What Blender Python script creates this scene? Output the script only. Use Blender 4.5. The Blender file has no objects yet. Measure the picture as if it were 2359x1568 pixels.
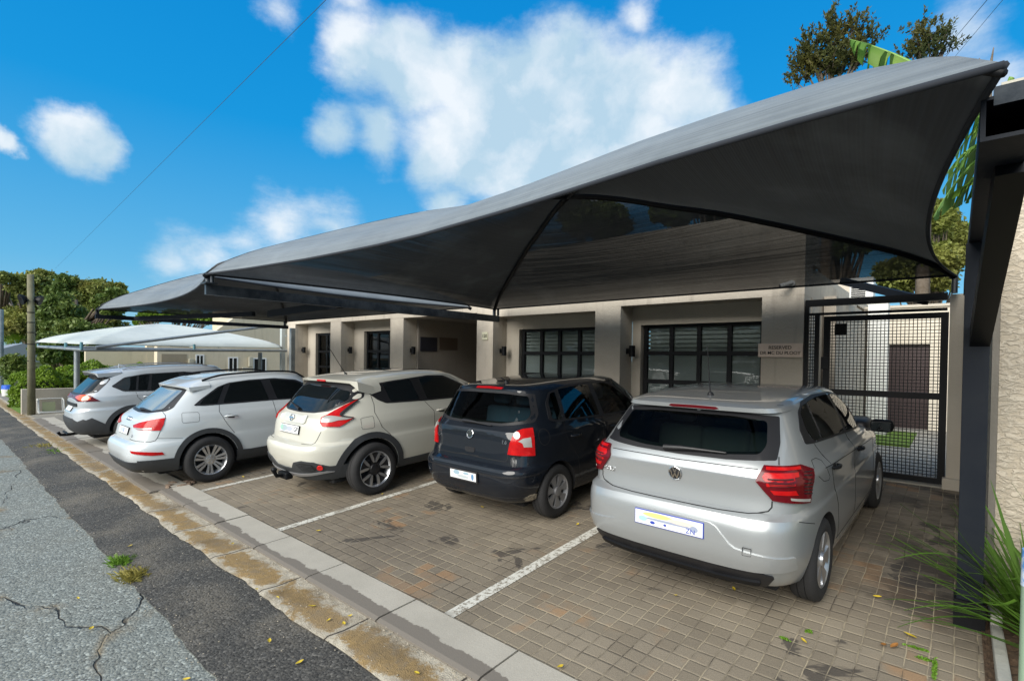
import bpy, bmesh, math, random
from math import sin, cos, pi, radians, sqrt, atan2, hypot
from mathutils import Vector, Matrix, geometry
from mathutils.bvhtree import BVHTree
random.seed(7)
scene = bpy.context.scene
COL = scene.collection
# ------------------------------------------------------------------ camera, sky, sun, exposure
ZC = 2.03
YAW, PITCH, ROLL, FPX, CXP, CYP = radians(40.9105), radians(-0.8149), radians(0.838), 1179.18, 1179.0, 842.86
fwd = Vector((-sin(YAW)*cos(PITCH), cos(YAW)*cos(PITCH), sin(PITCH)))
rgt = Vector((cos(YAW), sin(YAW), 0)); upv = rgt.cross(fwd)
rgt, upv = rgt*cos(ROLL)+upv*sin(ROLL), upv*cos(ROLL)-rgt*sin(ROLL)
cd = bpy.data.cameras.new('camera'); cam = bpy.data.objects.new('camera', cd); COL.objects.link(cam)
cam.matrix_world = Matrix(((rgt.x, upv.x, -fwd.x, 0), (rgt.y, upv.y, -fwd.y, 0), (rgt.z, upv.z, -fwd.z, ZC), (0, 0, 0, 1)))
cd.sensor_width = 36; cd.lens = 36*FPX/2358; cd.shift_y = (CYP-784)/2358; cd.clip_end = 3000; cd.clip_start = .05
scene.camera = cam
def ray(px, py): return (fwd + rgt*((px-CXP)/FPX) - upv*((py-CYP)/FPX))
def at_y(px, py, Y): d = ray(px, py); return Vector((0, 0, ZC))+d*(Y/d.y)
def at_x(px, py, X): d = ray(px, py); return Vector((0, 0, ZC))+d*(X/d.x)
def at_z(px, py, z): d = ray(px, py); return Vector((0, 0, ZC))+d*((z-ZC)/d.z)
SL = .06533
def at_g(px, py): d = ray(px, py); return Vector((0, 0, ZC))+d*(-ZC/(d.z-SL*d.y))
def gz(y): return SL*y

W = bpy.data.worlds.new('World'); scene.world = W; W.use_nodes = True
SUN_EL, SUN_AZ = radians(30), radians(179)      # azimuth measured from +Y clockwise
def world_nodes():
    nt = W.node_tree; nt.nodes.clear(); N = nt.nodes.new; L = nt.links.new
    out = N('ShaderNodeOutputWorld'); bg = N('ShaderNodeBackground'); bg.inputs[1].default_value = .087
    sky = N('ShaderNodeTexSky'); sky.sky_type = 'NISHITA'; sky.sun_disc = False
    sky.sun_elevation = SUN_EL; sky.sun_rotation = SUN_AZ; sky.air_density = 1.0; sky.dust_density = .6; sky.ozone_density = 2.5
    hs = N('ShaderNodeHueSaturation'); hs.inputs['Saturation'].default_value = 1.38; hs.inputs['Hue'].default_value = .49; hs.inputs['Value'].default_value = 1.0
    L(sky.outputs[0], hs.inputs['Color'])
    tc = N('ShaderNodeTexCoord'); nrm = N('ShaderNodeVectorMath'); nrm.operation = 'NORMALIZE'; L(tc.outputs['Generated'], nrm.inputs[0])
    # distorted direction
    n1 = N('ShaderNodeTexNoise'); n1.inputs['Scale'].default_value = 5; n1.inputs['Detail'].default_value = 9; n1.inputs['Roughness'].default_value = .62; L(nrm.outputs[0], n1.inputs['Vector'])
    sb = N('ShaderNodeVectorMath'); sb.operation = 'SUBTRACT'; sb.inputs[1].default_value = (.5, .5, .5); L(n1.outputs['Color'], sb.inputs[0])
    sc = N('ShaderNodeVectorMath'); sc.operation = 'SCALE'; sc.inputs['Scale'].default_value = .11; L(sb.outputs[0], sc.inputs[0])
    ad = N('ShaderNodeVectorMath'); ad.operation = 'ADD'; L(nrm.outputs[0], ad.inputs[0]); L(sc.outputs[0], ad.inputs[1])
    def math_(op, a, b=None, clamp=False):
        m = N('ShaderNodeMath'); m.operation = op; m.use_clamp = clamp
        for i, v in enumerate((a, b)):
            if v is None: continue
            if isinstance(v, (int, float)): m.inputs[i].default_value = v
            else: L(v, m.inputs[i])
        return m.outputs[0]
    # one blob per cloud mass: direction, radius, density
    blobs = [((830,140),115,.9),((950,170),140,1.15),((1060,185),130,1.15),((1160,190),140,1.2),((1260,190),150,1.25),((1360,190),150,1.25),((1460,200),140,1.2),((1570,225),130,1.1),((1640,255),90,.9),((1300,100),90,.75),((1200,330),190,1.15),((1330,350),190,1.15),((1080,330),150,1.0),((1460,330),160,1.05),
             ((760,305),75,.7),((870,330),100,.75),((1000,360),110,.75),((1180,290),170,1.05),((1360,310),180,1.05),((1190,385),130,.7),((1420,370),140,.8),((1550,340),110,.7),((1680,290),90,.6),((1620,410),110,.5),((1300,430),120,.5),
             ((640,30),70,.5),((800,5),60,.45),((180,320),95,1.1),((235,355),65,.9),((5,315),40,.9),((640,530),95,.5),((760,520),85,.5),((560,550),70,.42),((470,600),80,.5),((400,620),90,.45),((1030,475),60,.7),
             ((1480,25),55,.5),((2250,50),130,.5),((2340,190),110,.5),((830,560),60,.42)]
    blobs += [((-400,200),160,1.1),((-900,350),200,1),((3000,-200),260,1),((4200,200),300,1),((1200,-900),400,.9),((200,-700),260,.9),((2200,-1500),500,.9)]
    acc = None
    for (p, r, dn) in blobs:
        d = ray(*p).normalized(); cosang = 1.0
        ds = N('ShaderNodeVectorMath'); ds.operation = 'DISTANCE'; L(ad.outputs[0], ds.inputs[0]); ds.inputs[1].default_value = d
        depth = ray(*p).length; rr = r/FPX/depth*1.02
        v = math_('SUBTRACT', 1.0, math_('DIVIDE', ds.outputs['Value'], rr)); v = math_('MULTIPLY', v, dn)
        acc = v if acc is None else math_('SMOOTH_MAX', acc, v)
        if acc is not v: acc.node.inputs[2].default_value = .25
    for k in range(3):   # unseen sky behind: three cloud masses added for neutral ambient light and reflections
        d = Vector(((-.5, -.8, .7), (.5, -.9, .5), (.9, .1, .8))[k]).normalized()
        ds = N('ShaderNodeVectorMath'); ds.operation = 'DISTANCE'; L(ad.outputs[0], ds.inputs[0]); ds.inputs[1].default_value = d
        v = math_('SUBTRACT', 1.0, math_('DIVIDE', ds.outputs['Value'], .85))
        acc = math_('SMOOTH_MAX', acc, v); acc.node.inputs[2].default_value = .25
    n2 = N('ShaderNodeTexNoise'); n2.inputs['Scale'].default_value = 6.5; n2.inputs['Detail'].default_value = 12; n2.inputs['Roughness'].default_value = .62; mpn = N('ShaderNodeMapping'); mpn.inputs['Scale'].default_value = (1, 1, 2.1); L(nrm.outputs[0], mpn.inputs['Vector']); L(mpn.outputs[0], n2.inputs['Vector'])
    v = math_('ADD', acc, math_('MULTIPLY', math_('SUBTRACT', n2.outputs[0], .5), .85))
    mr = N('ShaderNodeMapRange'); mr.interpolation_type = 'SMOOTHSTEP'; mr.inputs['From Min'].default_value = .04; mr.inputs['From Max'].default_value = .62; mr.inputs['To Max'].default_value = .93
    L(v, mr.inputs['Value'])
    n3 = N('ShaderNodeTexNoise'); n3.inputs['Scale'].default_value = 7; n3.inputs['Detail'].default_value = 9; L(ad.outputs[0], n3.inputs['Vector'])
    cr = N('ShaderNodeValToRGB'); cr.color_ramp.elements[0].position = .40; cr.color_ramp.elements[0].color = (2.5, 3.4, 4.05, 1)
    cr.color_ramp.elements[1].position = .60; cr.color_ramp.elements[1].color = (4.5, 4.75, 4.95, 1); L(n3.outputs[0], cr.inputs[0])
    sx = N('ShaderNodeSeparateXYZ'); L(nrm.outputs[0], sx.inputs[0]); hz = N('ShaderNodeValToRGB'); e = hz.color_ramp.elements; e[0].position = 0; e[0].color = (1.2, 2.6, 3.6, 1); e[1].position = .75; e[1].color = (.0, 1.05, 3.2, 1)
    for p_, c_ in ((.14, (.5, 2.15, 3.7)), (.38, (.01, 1.5, 3.6))): q_ = hz.color_ramp.elements.new(p_); q_.color = (*c_, 1)
    L(sx.outputs[2], hz.inputs[0]); mh = N('ShaderNodeMix'); mh.data_type = 'RGBA'; mh.inputs['Factor'].default_value = .85; L(hs.outputs[0], mh.inputs['A']); L(hz.outputs[0], mh.inputs['B'])
    mx = N('ShaderNodeMix'); mx.data_type = 'RGBA'; L(mr.outputs[0], mx.inputs['Factor']); L(mh.outputs['Result'], mx.inputs['A']); L(cr.outputs[0], mx.inputs['B'])
    L(mx.outputs['Result'], bg.inputs[0]); L(bg.outputs[0], out.inputs[0])
world_nodes()
sd = bpy.data.lights.new('sun', 'SUN'); sd.energy = 2.4; sd.angle = radians(50); sd.color = (1, .95, .87)
sun = bpy.data.objects.new('sun', sd); COL.objects.link(sun)
sdir = Vector((sin(SUN_AZ)*cos(SUN_EL), cos(SUN_AZ)*cos(SUN_EL), sin(SUN_EL)))
sun.rotation_euler = sdir.to_track_quat('Z', 'Y').to_euler(); sun.location = (0, -10, 20)
vs = scene.view_settings; vs.view_transform = 'Standard'; vs.look = 'None'; vs.gamma = 1; vs.exposure = 1.25; vs.use_curve_mapping = False
scene.render.engine = 'CYCLES'
scene.render.resolution_x, scene.render.resolution_y = 1024, 680
scene.cycles.max_bounces = 8; scene.cycles.transparent_max_bounces = 24
# ------------------------------------------------------------------ materials
def NT(m):
    nt = m.node_tree; return nt, nt.nodes.new, nt.links.new
def setv(node, **k):
    for a, b in k.items(): node.inputs[a.replace('_', ' ')].default_value = b
MATS = {}
def mat(name, col, rough=.6, metal=0, col2=None, nscale=6, detail=6, bump=0, bscale=40, coat=0, spec=.5, trans=0, coat_rough=.05, emit=None, contrast=.3, ior=1.5, alpha=1):
    if name in MATS: return MATS[name]
    m = bpy.data.materials.new(name); m.use_nodes = True; nt, N, L = NT(m); b = nt.nodes['Principled BSDF']
    b.inputs['Base Color'].default_value = (*col, 1); b.inputs['Roughness'].default_value = rough; b.inputs['Metallic'].default_value = metal
    b.inputs['Coat Weight'].default_value = coat; b.inputs['Coat Roughness'].default_value = coat_rough; b.inputs['Specular IOR Level'].default_value = spec
    b.inputs['Transmission Weight'].default_value = trans; b.inputs['IOR'].default_value = ior; b.inputs['Alpha'].default_value = alpha
    tc = N('ShaderNodeTexCoord')
    if col2:
        n = N('ShaderNodeTexNoise'); setv(n, Scale=nscale, Detail=detail, Roughness=.65); L(tc.outputs['Object'], n.inputs['Vector'])
        r = N('ShaderNodeMapRange'); r.inputs['From Min'].default_value = .5-contrast/2; r.inputs['From Max'].default_value = .5+contrast/2; L(n.outputs[0], r.inputs['Value'])
        x = N('ShaderNodeMix'); x.data_type = 'RGBA'; x.inputs['A'].default_value = (*col, 1); x.inputs['B'].default_value = (*col2, 1); L(r.outputs[0], x.inputs['Factor']); L(x.outputs['Result'], b.inputs['Base Color'])
    if bump:
        n = N('ShaderNodeTexNoise'); setv(n, Scale=bscale, Detail=5, Roughness=.6); L(tc.outputs['Object'], n.inputs['Vector'])
        bm_ = N('ShaderNodeBump'); bm_.inputs['Strength'].default_value = bump; bm_.inputs['Distance'].default_value = .01; L(n.outputs[0], bm_.inputs['Height']); L(bm_.outputs[0], b.inputs['Normal'])
    if emit:
        b.inputs['Emission Color'].default_value = (*emit[0], 1); b.inputs['Emission Strength'].default_value = emit[1]
    MATS[name] = m; return m
def m_glass(name, tint, ior=1.5, rough=.0):
    m = bpy.data.materials.new(name); m.use_nodes = True; nt = m.node_tree; nt.nodes.clear(); N, L = nt.nodes.new, nt.links.new
    t = N('ShaderNodeBsdfTransparent'); t.inputs[0].default_value = (*tint, 1); g_ = N('ShaderNodeBsdfGlossy'); g_.inputs['Roughness'].default_value = rough; f = N('ShaderNodeFresnel'); f.inputs[0].default_value = ior
    x = N('ShaderNodeMixShader'); o = N('ShaderNodeOutputMaterial'); L(f.outputs[0], x.inputs[0]); L(t.outputs[0], x.inputs[1]); L(g_.outputs[0], x.inputs[2]); L(x.outputs[0], o.inputs[0]); MATS[name] = m; return m
class G:
    """tiny node-graph helper"""
    def __init__(s, name):
        s.m = bpy.data.materials.new(name); s.m.use_nodes = True; s.nt = s.m.node_tree; s.b = s.nt.nodes['Principled BSDF']; s.tc = s.nt.nodes.new('ShaderNodeTexCoord'); MATS[name] = s.m
        s.obj = s.tc.outputs['Object']
    def n(s, t, **k):
        x = s.nt.nodes.new('ShaderNode'+t)
        for a, v in k.items(): setattr(x, a, v)
        return x
    def l(s, a, b): s.nt.links.new(a, b)
    def put(s, sock, v):
        if isinstance(v, (int, float, tuple)): sock.default_value = v
        else: s.l(v, sock)
    def math(s, op, a, b=None, c=None, clamp=False):
        x = s.n('Math', operation=op, use_clamp=clamp)
        for i, v in enumerate((a, b, c)):
            if v is not None: s.put(x.inputs[i], v)
        return x.outputs[0]
    def noise(s, scale, detail=5, rough=.6, vec=None, dist=0):
        x = s.n('TexNoise'); x.inputs['Scale'].default_value = scale; x.inputs['Detail'].default_value = detail; x.inputs['Roughness'].default_value = rough; x.inputs['Distortion'].default_value = dist
        s.l(vec or s.obj, x.inputs['Vector']); return x.outputs[0]
    def ramp(s, v, a, b, lo=0., hi=1., smooth=False):
        x = s.n('MapRange'); x.interpolation_type = 'SMOOTHSTEP' if smooth else 'LINEAR'
        s.put(x.inputs['Value'], v); x.inputs['From Min'].default_value = a; x.inputs['From Max'].default_value = b; x.inputs['To Min'].default_value = lo; x.inputs['To Max'].default_value = hi; return x.outputs[0]
    def mix(s, f, a, b, mode='MIX'):
        x = s.n('Mix', data_type='RGBA', blend_type=mode); s.put(x.inputs['Factor'], f)
        for k, v in (('A', a), ('B', b)):
            if isinstance(v, tuple): x.inputs[k].default_value = (*v, 1)
            else: s.l(v, x.inputs[k])
        return x.outputs['Result']
    def xyz(s, vec=None):
        x = s.n('SeparateXYZ'); s.l(vec or s.obj, x.inputs[0]); return x.outputs
    def bump(s, h, strength=.5, dist=.01):
        x = s.n('Bump'); x.inputs['Strength'].default_value = strength; x.inputs['Distance'].default_value = dist; s.l(h, x.inputs['Height']); s.l(x.outputs[0], s.b.inputs['Normal'])
    def color(s, c): s.put(s.b.inputs['Base Color'], c if not isinstance(c, tuple) else (*c, 1))
# ------------------------------------------------------------------ object helpers
def link(o, parent=None):
    COL.objects.link(o)
    if parent: o.parent = parent
    return o
def tag(o, label=None, cat=None, group=None, kind=None):
    if label: o['label'] = label
    if cat: o['category'] = cat
    if group: o['group'] = group
    if kind: o['kind'] = kind
    return o
def empty(name, loc=(0, 0, 0), label=None, cat=None, group=None, rot=(0, 0, 0)):
    o = bpy.data.objects.new(name, None); o.empty_display_size = .1; o.location = loc; o.rotation_euler = rot; link(o); return tag(o, label, cat, group)
def obj(name, bm, m, parent=None, smooth=False, loc=None):
    me = bpy.data.meshes.new(name); bm.normal_update(); bm.to_mesh(me); bm.free()
    for x in (m if isinstance(m, (list, tuple)) else [m]): me.materials.append(x)
    if smooth:
        for p in me.polygons: p.use_smooth = True
        if smooth is not True: me.set_sharp_from_angle(angle=radians(smooth))
    o = bpy.data.objects.new(name, me); link(o, parent)
    if loc: o.location = loc
    return o
def box(bm, lo, hi, mtx=None, bev=0, mi=0):
    v = [bm.verts.new((x, y, z)) for x in (lo[0], hi[0]) for y in (lo[1], hi[1]) for z in (lo[2], hi[2])]
    fs = [bm.faces.new([v[i] for i in f]) for f in ((0, 1, 3, 2), (4, 6, 7, 5), (0, 4, 5, 1), (2, 3, 7, 6), (0, 2, 6, 4), (1, 5, 7, 3))]
    for f in fs: f.material_index = mi
    if bev: bmesh.ops.bevel(bm, geom=list({e for f in fs for e in f.edges}), offset=bev, segments=2, affect='EDGES', profile=.5)
    elif mtx: bmesh.ops.transform(bm, matrix=mtx, verts=v)
    return fs
def nbm(): return bmesh.new()
def boxes(*bs, bev=0):
    bm = nbm()
    for b in bs:
        if bev:
            t = nbm(); box(t, b[0], b[1], bev=bev); me = bpy.data.meshes.new('t'); t.to_mesh(me); t.free(); bm.from_mesh(me); bpy.data.meshes.remove(me)
        else: box(bm, b[0], b[1])
    return bm
def frame_of(a, b):
    d = (b-a).normalized(); h = Vector((0, 0, 1)) if abs(d.z) < .95 else Vector((0, 1, 0)); s = d.cross(h).normalized(); return d, s, s.cross(d)
def bar(bm, a, b, w, h=None, rnd=False, seg=10, w2=None):
    a, b = Vector(a), Vector(b); h = h or w; d, s, u = frame_of(a, b)
    if rnd:
        r0, r1 = w/2, (w2 or w)/2; A = []; B = []
        for i in range(seg):
            t = 2*pi*i/seg; A.append(bm.verts.new(a+(s*cos(t)+u*sin(t))*r0)); B.append(bm.verts.new(b+(s*cos(t)+u*sin(t))*r1))
        for i in range(seg): bm.faces.new((A[i], A[(i+1) % seg], B[(i+1) % seg], B[i]))
        bm.faces.new(A[::-1]); bm.faces.new(B)
    else:
        c = [(-1, -1), (1, -1), (1, 1), (-1, 1)]; A = [bm.verts.new(a+s*x*w/2+u*y*h/2) for x, y in c]; B = [bm.verts.new(b+s*x*w/2+u*y*h/2) for x, y in c]
        for i in range(4): bm.faces.new((A[i], A[(i+1) % 4], B[(i+1) % 4], B[i]))
        bm.faces.new(A[::-1]); bm.faces.new(B)
def tube(bm, pts, r, seg=8, closed=False, radii=None):
    pts = [Vector(p) for p in pts]; rings = []; n = len(pts); prev = None
    for i, p in enumerate(pts):
        d = (pts[min(i+1, n-1)]-pts[max(i-1, 0)]).normalized()
        if prev is None: s = d.cross(Vector((0, 0, 1)) if abs(d.z) < .9 else Vector((0, 1, 0))).normalized()
        else: s = (prev-d*prev.dot(d)).normalized()
        prev = s; u = d.cross(s); rr = radii[i] if radii else r
        rings.append([bm.verts.new(p+(s*cos(2*pi*k/seg)+u*sin(2*pi*k/seg))*rr) for k in range(seg)])
    for a, b in zip(rings, rings[1:]):
        for k in range(seg): bm.faces.new((a[k], a[(k+1) % seg], b[(k+1) % seg], b[k]))
    bm.faces.new(rings[0][::-1]); bm.faces.new(rings[-1])
def prism(bm, poly, mtx, depth):
    """2D polygon (ccw) in local xy extruded +z by depth, placed by mtx"""
    A = [bm.verts.new(mtx @ Vector((x, y, 0))) for x, y in poly]; B = [bm.verts.new(mtx @ Vector((x, y, depth))) for x, y in poly]
    n = len(poly); bm.faces.new(A[::-1]); bm.faces.new(B)
    for i in range(n): bm.faces.new((A[i], A[(i+1) % n], B[(i+1) % n], B[i]))
def text_bm(s, size, depth=.003, font_scale=1, bold=False):
    c = bpy.data.curves.new('t', 'FONT'); c.body = s; c.size = size; c.extrude = depth; c.align_x = 'CENTER'; c.align_y = 'CENTER'; c.offset = size*.006 if bold else 0; c.space_character = font_scale
    o = bpy.data.objects.new('t', c); COL.objects.link(o); dg = bpy.context.evaluated_depsgraph_get(); me = bpy.data.meshes.new_from_object(o.evaluated_get(dg)); bm = nbm(); bm.from_mesh(me)
    bpy.data.objects.remove(o); bpy.data.curves.remove(c); bpy.data.meshes.remove(me); return bm
# ------------------------------------------------------------------ setting materials
def m_paver():
    g = G('paver'); o = g.xyz(); wob = g.noise(3, 3); wob2 = g.noise(2.3, 3)
    x = g.math('DIVIDE', g.math('ADD', g.math('ADD', o[0], 40), g.math('MULTIPLY', g.math('SUBTRACT', wob, .5), .03)), .1115)
    y = g.math('DIVIDE', g.math('ADD', o[1], g.math('MULTIPLY', g.math('SUBTRACT', wob2, .5), .03)), .1145)
    i, j = g.math('FLOOR', x), g.math('FLOOR', y); u, v = g.math('SUBTRACT', x, i), g.math('SUBTRACT', y, j)
    # right-angle herringbone: every brick covers two cells and carries a shallow dummy groove across its middle
    m_ = g.math('FLOORED_MODULO', g.math('SUBTRACT', i, j), 4); is_ = [g.math('COMPARE', m_, float(k), .3) for k in range(4)]
    def side(t, k): return g.math('ADD', g.math('MULTIPLY', t, .112), g.math('MULTIPLY', is_[k], .0016))
    e = g.math('MINIMUM', g.math('MINIMUM', side(u, 1), side(g.math('SUBTRACT', 1, u), 0)), g.math('MINIMUM', side(v, 2), side(g.math('SUBTRACT', 1, v), 3)))
    e = g.math('ADD', e, g.math('MULTIPLY', g.math('SUBTRACT', g.noise(60, 3), .5), .004))
    cb = g.n('CombineXYZ'); g.l(g.math('SUBTRACT', i, is_[1]), cb.inputs[0]); g.l(g.math('ADD', j, is_[3]), cb.inputs[1])
    wn = g.n('TexWhiteNoise'); g.l(cb.outputs[0], wn.inputs['Vector'])
    c = g.mix(g.ramp(wn.outputs['Value'], 0, 1), (.215, .180, .130), (.278, .235, .173))
    big = g.noise(.55, 5); c = g.mix(g.ramp(big, .35, .68), c, g.mix(.55, c, (.10, .082, .064)))
    # rust stained bricks: warm blotches, strongest towards the slab
    ru = g.math('MULTIPLY', g.ramp(g.noise(1.3, 4), .55, .64), g.ramp(wn.outputs['Color'], .45, .9)); c = g.mix(g.math('MULTIPLY', ru, .5), c, (.42, .20, .06))
    c = g.mix(g.ramp(g.noise(140, 2), .3, .75, 0, .35), c, (.08, .07, .06))
    damp = g.math('MULTIPLY', g.math('MULTIPLY', g.ramp(o[0], -.85, -.25), g.ramp(o[1], 4.05, 4.7)), g.ramp(g.noise(2.1, 5, .6), .44, .58)); c = g.mix(g.math('MULTIPLY', damp, .82), c, (.030, .024, .02))
    # oil/water spots
    sp = g.ramp(g.noise(1.9, 5, .55, dist=.6), .64, .66); c = g.mix(g.math('MULTIPLY', sp, .75), c, (.035, .03, .027))
    jm = g.ramp(e, .0012, .0042); jc = g.mix(g.ramp(g.noise(2.5, 4), .40, .56), (.06, .048, .035), (.38, .32, .22))
    c = g.mix(jm, jc, c); g.color(c)
    g.b.inputs['Roughness'].default_value = .85
    g.bump(g.math('ADD', g.ramp(e, .0, .012), g.math('MULTIPLY', g.math('ADD', g.noise(120, 3), g.math('MULTIPLY', wn.outputs['Value'], .5)), .4)), .8, .006); return g.m
def m_asphalt(name, a, b, dirt, grain=90, crack=True):
    g = G(name); n = g.noise(grain, 3, .7); n2 = g.noise(1.2, 5)
    c = g.mix(g.ramp(n, .32, .68), a, b); c = g.mix(g.ramp(n2, .45, .75, 0, .6), c, dirt)
    vo = g.n('TexVoronoi'); vo.inputs['Scale'].default_value = 55; g.l(g.obj, vo.inputs['Vector'])
    wn = g.n('TexWhiteNoise'); g.l(vo.outputs['Position'], wn.inputs['Vector'])
    c = g.mix(g.ramp(wn.outputs['Value'], .75, 1, 0, .7), c, tuple(min(1, v*1.9) for v in b))
    c = g.mix(g.ramp(wn.outputs['Value'], .0, .22, .7, 0), c, tuple(v*.45 for v in a))
    h = g.math('ADD', g.math('MULTIPLY', n, 1.0), g.math('MULTIPLY', vo.outputs['Distance'], -1.2))
    if crack:
        mp = g.n('Mapping'); mp.inputs['Scale'].default_value = (.38, .72, 1); g.l(g.obj, mp.inputs['Vector'])
        dn = g.n('TexNoise'); dn.inputs['Scale'].default_value = 2.2; dn.inputs['Detail'].default_value = 5; g.l(mp.outputs[0], dn.inputs['Vector'])
        va = g.n('VectorMath', operation='SUBTRACT'); g.l(dn.outputs['Color'], va.inputs[0]); va.inputs[1].default_value = (.5, .5, .5)
        vs_ = g.n('VectorMath', operation='SCALE'); vs_.inputs['Scale'].default_value = .55; g.l(va.outputs[0], vs_.inputs[0])
        vb = g.n('VectorMath', operation='ADD'); g.l(mp.outputs[0], vb.inputs[0]); g.l(vs_.outputs[0], vb.inputs[1])
        vc = g.n('TexVoronoi', feature='DISTANCE_TO_EDGE'); vc.inputs['Scale'].default_value = 1.0; g.l(vb.outputs[0], vc.inputs['Vector'])
        k = g.math('MULTIPLY', g.ramp(vc.outputs['Distance'], .002, .008, 1, 0), g.ramp(g.noise(.9, 4), .46, .56))
        c = g.mix(k, c, (.018, .016, .014)); h = g.math('SUBTRACT', h, g.math('MULTIPLY', k, 3))
        c = g.mix(g.math('MULTIPLY', g.ramp(vc.outputs['Distance'], .0, .05, 1, 0), g.ramp(g.noise(1.6, 4), .52, .62)), c, (.20, .165, .11))
    g.color(c); g.b.inputs['Roughness'].default_value = .9; g.bump(h, .9, .006); return g.m
def m_slab():
    g = G('kerb_concrete'); o = g.xyz(); y = o[1]
    c = g.mix(g.ramp(g.noise(2.5, 6), .3, .7), (.38, .355, .30), (.46, .43, .365)); c = g.mix(g.ramp(g.noise(150, 2), .3, .8, 0, .4), c, (.22, .2, .17))
    edge = g.math('ADD', 2.05, g.math('MULTIPLY', g.math('ADD', g.noise(1.1, 3), g.math('MULTIPLY', g.noise(7, 6, .7), .5)), .26))
    wet = g.ramp(g.math('SUBTRACT', edge, y), -.003, .006); c = g.mix(wet, c, (.17, .15, .125))
    g.color(c); g.b.inputs['Roughness'].default_value = .85; g.bump(g.math('ADD', g.noise(60, 4), g.noise(200, 2)), .35, .004); return g.m
def m_gutter():
    g = G('gutter_stone'); o = g.xyz()
    n = g.noise(2.2, 6, .6); n2 = g.noise(30, 4)
    white = (.52, .47, .37); sand = (.33, .22, .09); dk = (.13, .09, .045)
    # worn pale rims round each stone, sand settled in the middle
    xx = g.math('FRACT', g.math('DIVIDE', g.math('ADD', o[0], 100.07), 1.02)); ex = g.math('MULTIPLY', g.math('MINIMUM', xx, g.math('SUBTRACT', 1, xx)), 1.02)
    ey = g.math('MINIMUM', g.math('SUBTRACT', o[1], 1.77), g.math('SUBTRACT', 2.07, o[1]))
    e = g.math('ADD', g.math('MINIMUM', ex, ey), g.math('MULTIPLY', g.math('SUBTRACT', g.noise(5.5, 8, .72), .5), .50))
    c = g.mix(g.ramp(e, .015, .06), white, sand); c = g.mix(g.ramp(n, .5, .72, 0, .8), c, dk); c = g.mix(g.ramp(n2, .35, .75, 0, .5), c, dk); c = g.mix(g.ramp(g.noise(9, 7, .7), .50, .66, 0, .55), c, (.20, .165, .12)); c = g.mix(g.ramp(g.noise(.6, 3), .5, .7, 0, .5), c, (.24, .20, .15))
    c = g.mix(g.ramp(ex, .004, .012, 1, 0), c, (.05, .04, .03))
    g.color(c); g.b.inputs['Roughness'].default_value = .95; g.bump(g.math('ADD', g.math('ADD', g.noise(18, 6, .7), g.noise(120, 3)), g.ramp(ex, .0, .02)), .8, .012); return g.m
def m_plaster(name, a, b, bump=.7, scale=28, stain=.5):
    g = G(name); n = g.noise(1.3, 6); c = g.mix(g.ramp(n, .3, .7), a, b)
    mp = g.n('Mapping'); mp.inputs['Scale'].default_value = (2.2, 2.2, .25); g.l(g.obj, mp.inputs['Vector'])
    st = g.noise(3, 5, .6, vec=mp.outputs[0]); c = g.mix(g.ramp(st, .55, .8, 0, stain), c, tuple(v*.55 for v in a))
    c = g.mix(g.ramp(g.noise(scale*3, 3), .3, .8, 0, .25), c, tuple(v*.7 for v in a))
    g.color(c); g.b.inputs['Roughness'].default_value = .92; g.bump(g.math('ADD', g.noise(scale, 6, .7), g.math('MULTIPLY', g.noise(4, 3), 1.5)), bump, .012); return g.m
def m_rock_plaster():
    g = G('rough_cast_plaster'); mp = g.n('Mapping'); mp.inputs['Scale'].default_value = (1.4, 1.4, 2.4); g.l(g.obj, mp.inputs['Vector'])
    h = g.noise(14, 5, .55, vec=mp.outputs[0], dist=.8); h2 = g.ramp(h, .40, .62, smooth=True)
    c = g.mix(h2, (.47, .405, .31), (.55, .485, .385)); c = g.mix(g.ramp(g.noise(1.1, 5), .4, .75, 0, .5), c, (.27, .25, .21)); g.color(c)
    g.b.inputs['Roughness'].default_value = .95; g.bump(g.math('ADD', h2, g.math('MULTIPLY', g.noise(70, 4), .4)), .7, .013); return g.m
PAVER = m_paver(); ROAD = m_asphalt('road_asphalt', (.145, .158, .143), (.235, .25, .226), (.21, .205, .17)); DARK = m_asphalt('new_asphalt', (.030, .029, .026), (.088, .083, .073), (.25, .215, .16), crack=False)
SLAB = m_slab(); GUT = m_gutter()
WALL = m_plaster('taupe_plaster', (.44, .39, .325), (.54, .485, .40), stain=.75); WALL2 = m_plaster('recess_plaster', (.45, .405, .335), (.51, .465, .39), .4, stain=.2)
BEIGE = m_plaster('beige_plaster', (.56, .49, .35), (.64, .56, .42), .3); PALE = m_plaster('pale_plaster', (.60, .54, .44), (.66, .60, .50), .3, stain=.3); ROCK = m_rock_plaster()
STEEL = mat('dark_steel', (.007, .010, .016), .6, 0, (.011, .014, .019), 3, bump=.1, bscale=20, spec=.15)
GSTEEL = mat('worn_steel', (.022, .03, .042), .45, .2, (.06, .072, .085), 5, bump=.1, contrast=.2)
GALV = mat('galvanised', (.33, .36, .37), .45, .5, (.22, .25, .27), 4)
BLACK = mat('black_metal', (.004, .0045, .006), .5, spec=.25); BLACKM = mat('matt_black', (.012, .012, .013), .75)
WHITE = mat('white_metal', (.75, .76, .74), .4); SOIL = mat('soil', (.06, .035, .02), .95, 0, (.11, .07, .04), 30, bump=1, bscale=60)
LAWN = mat('lawn', (.09, .17, .015), .9, 0, (.14, .23, .03), 25, bump=1, bscale=120)
EARTH = mat('earth', (.10, .11, .05), .95, 0, (.16, .13, .08), .5, bump=.5)
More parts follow.
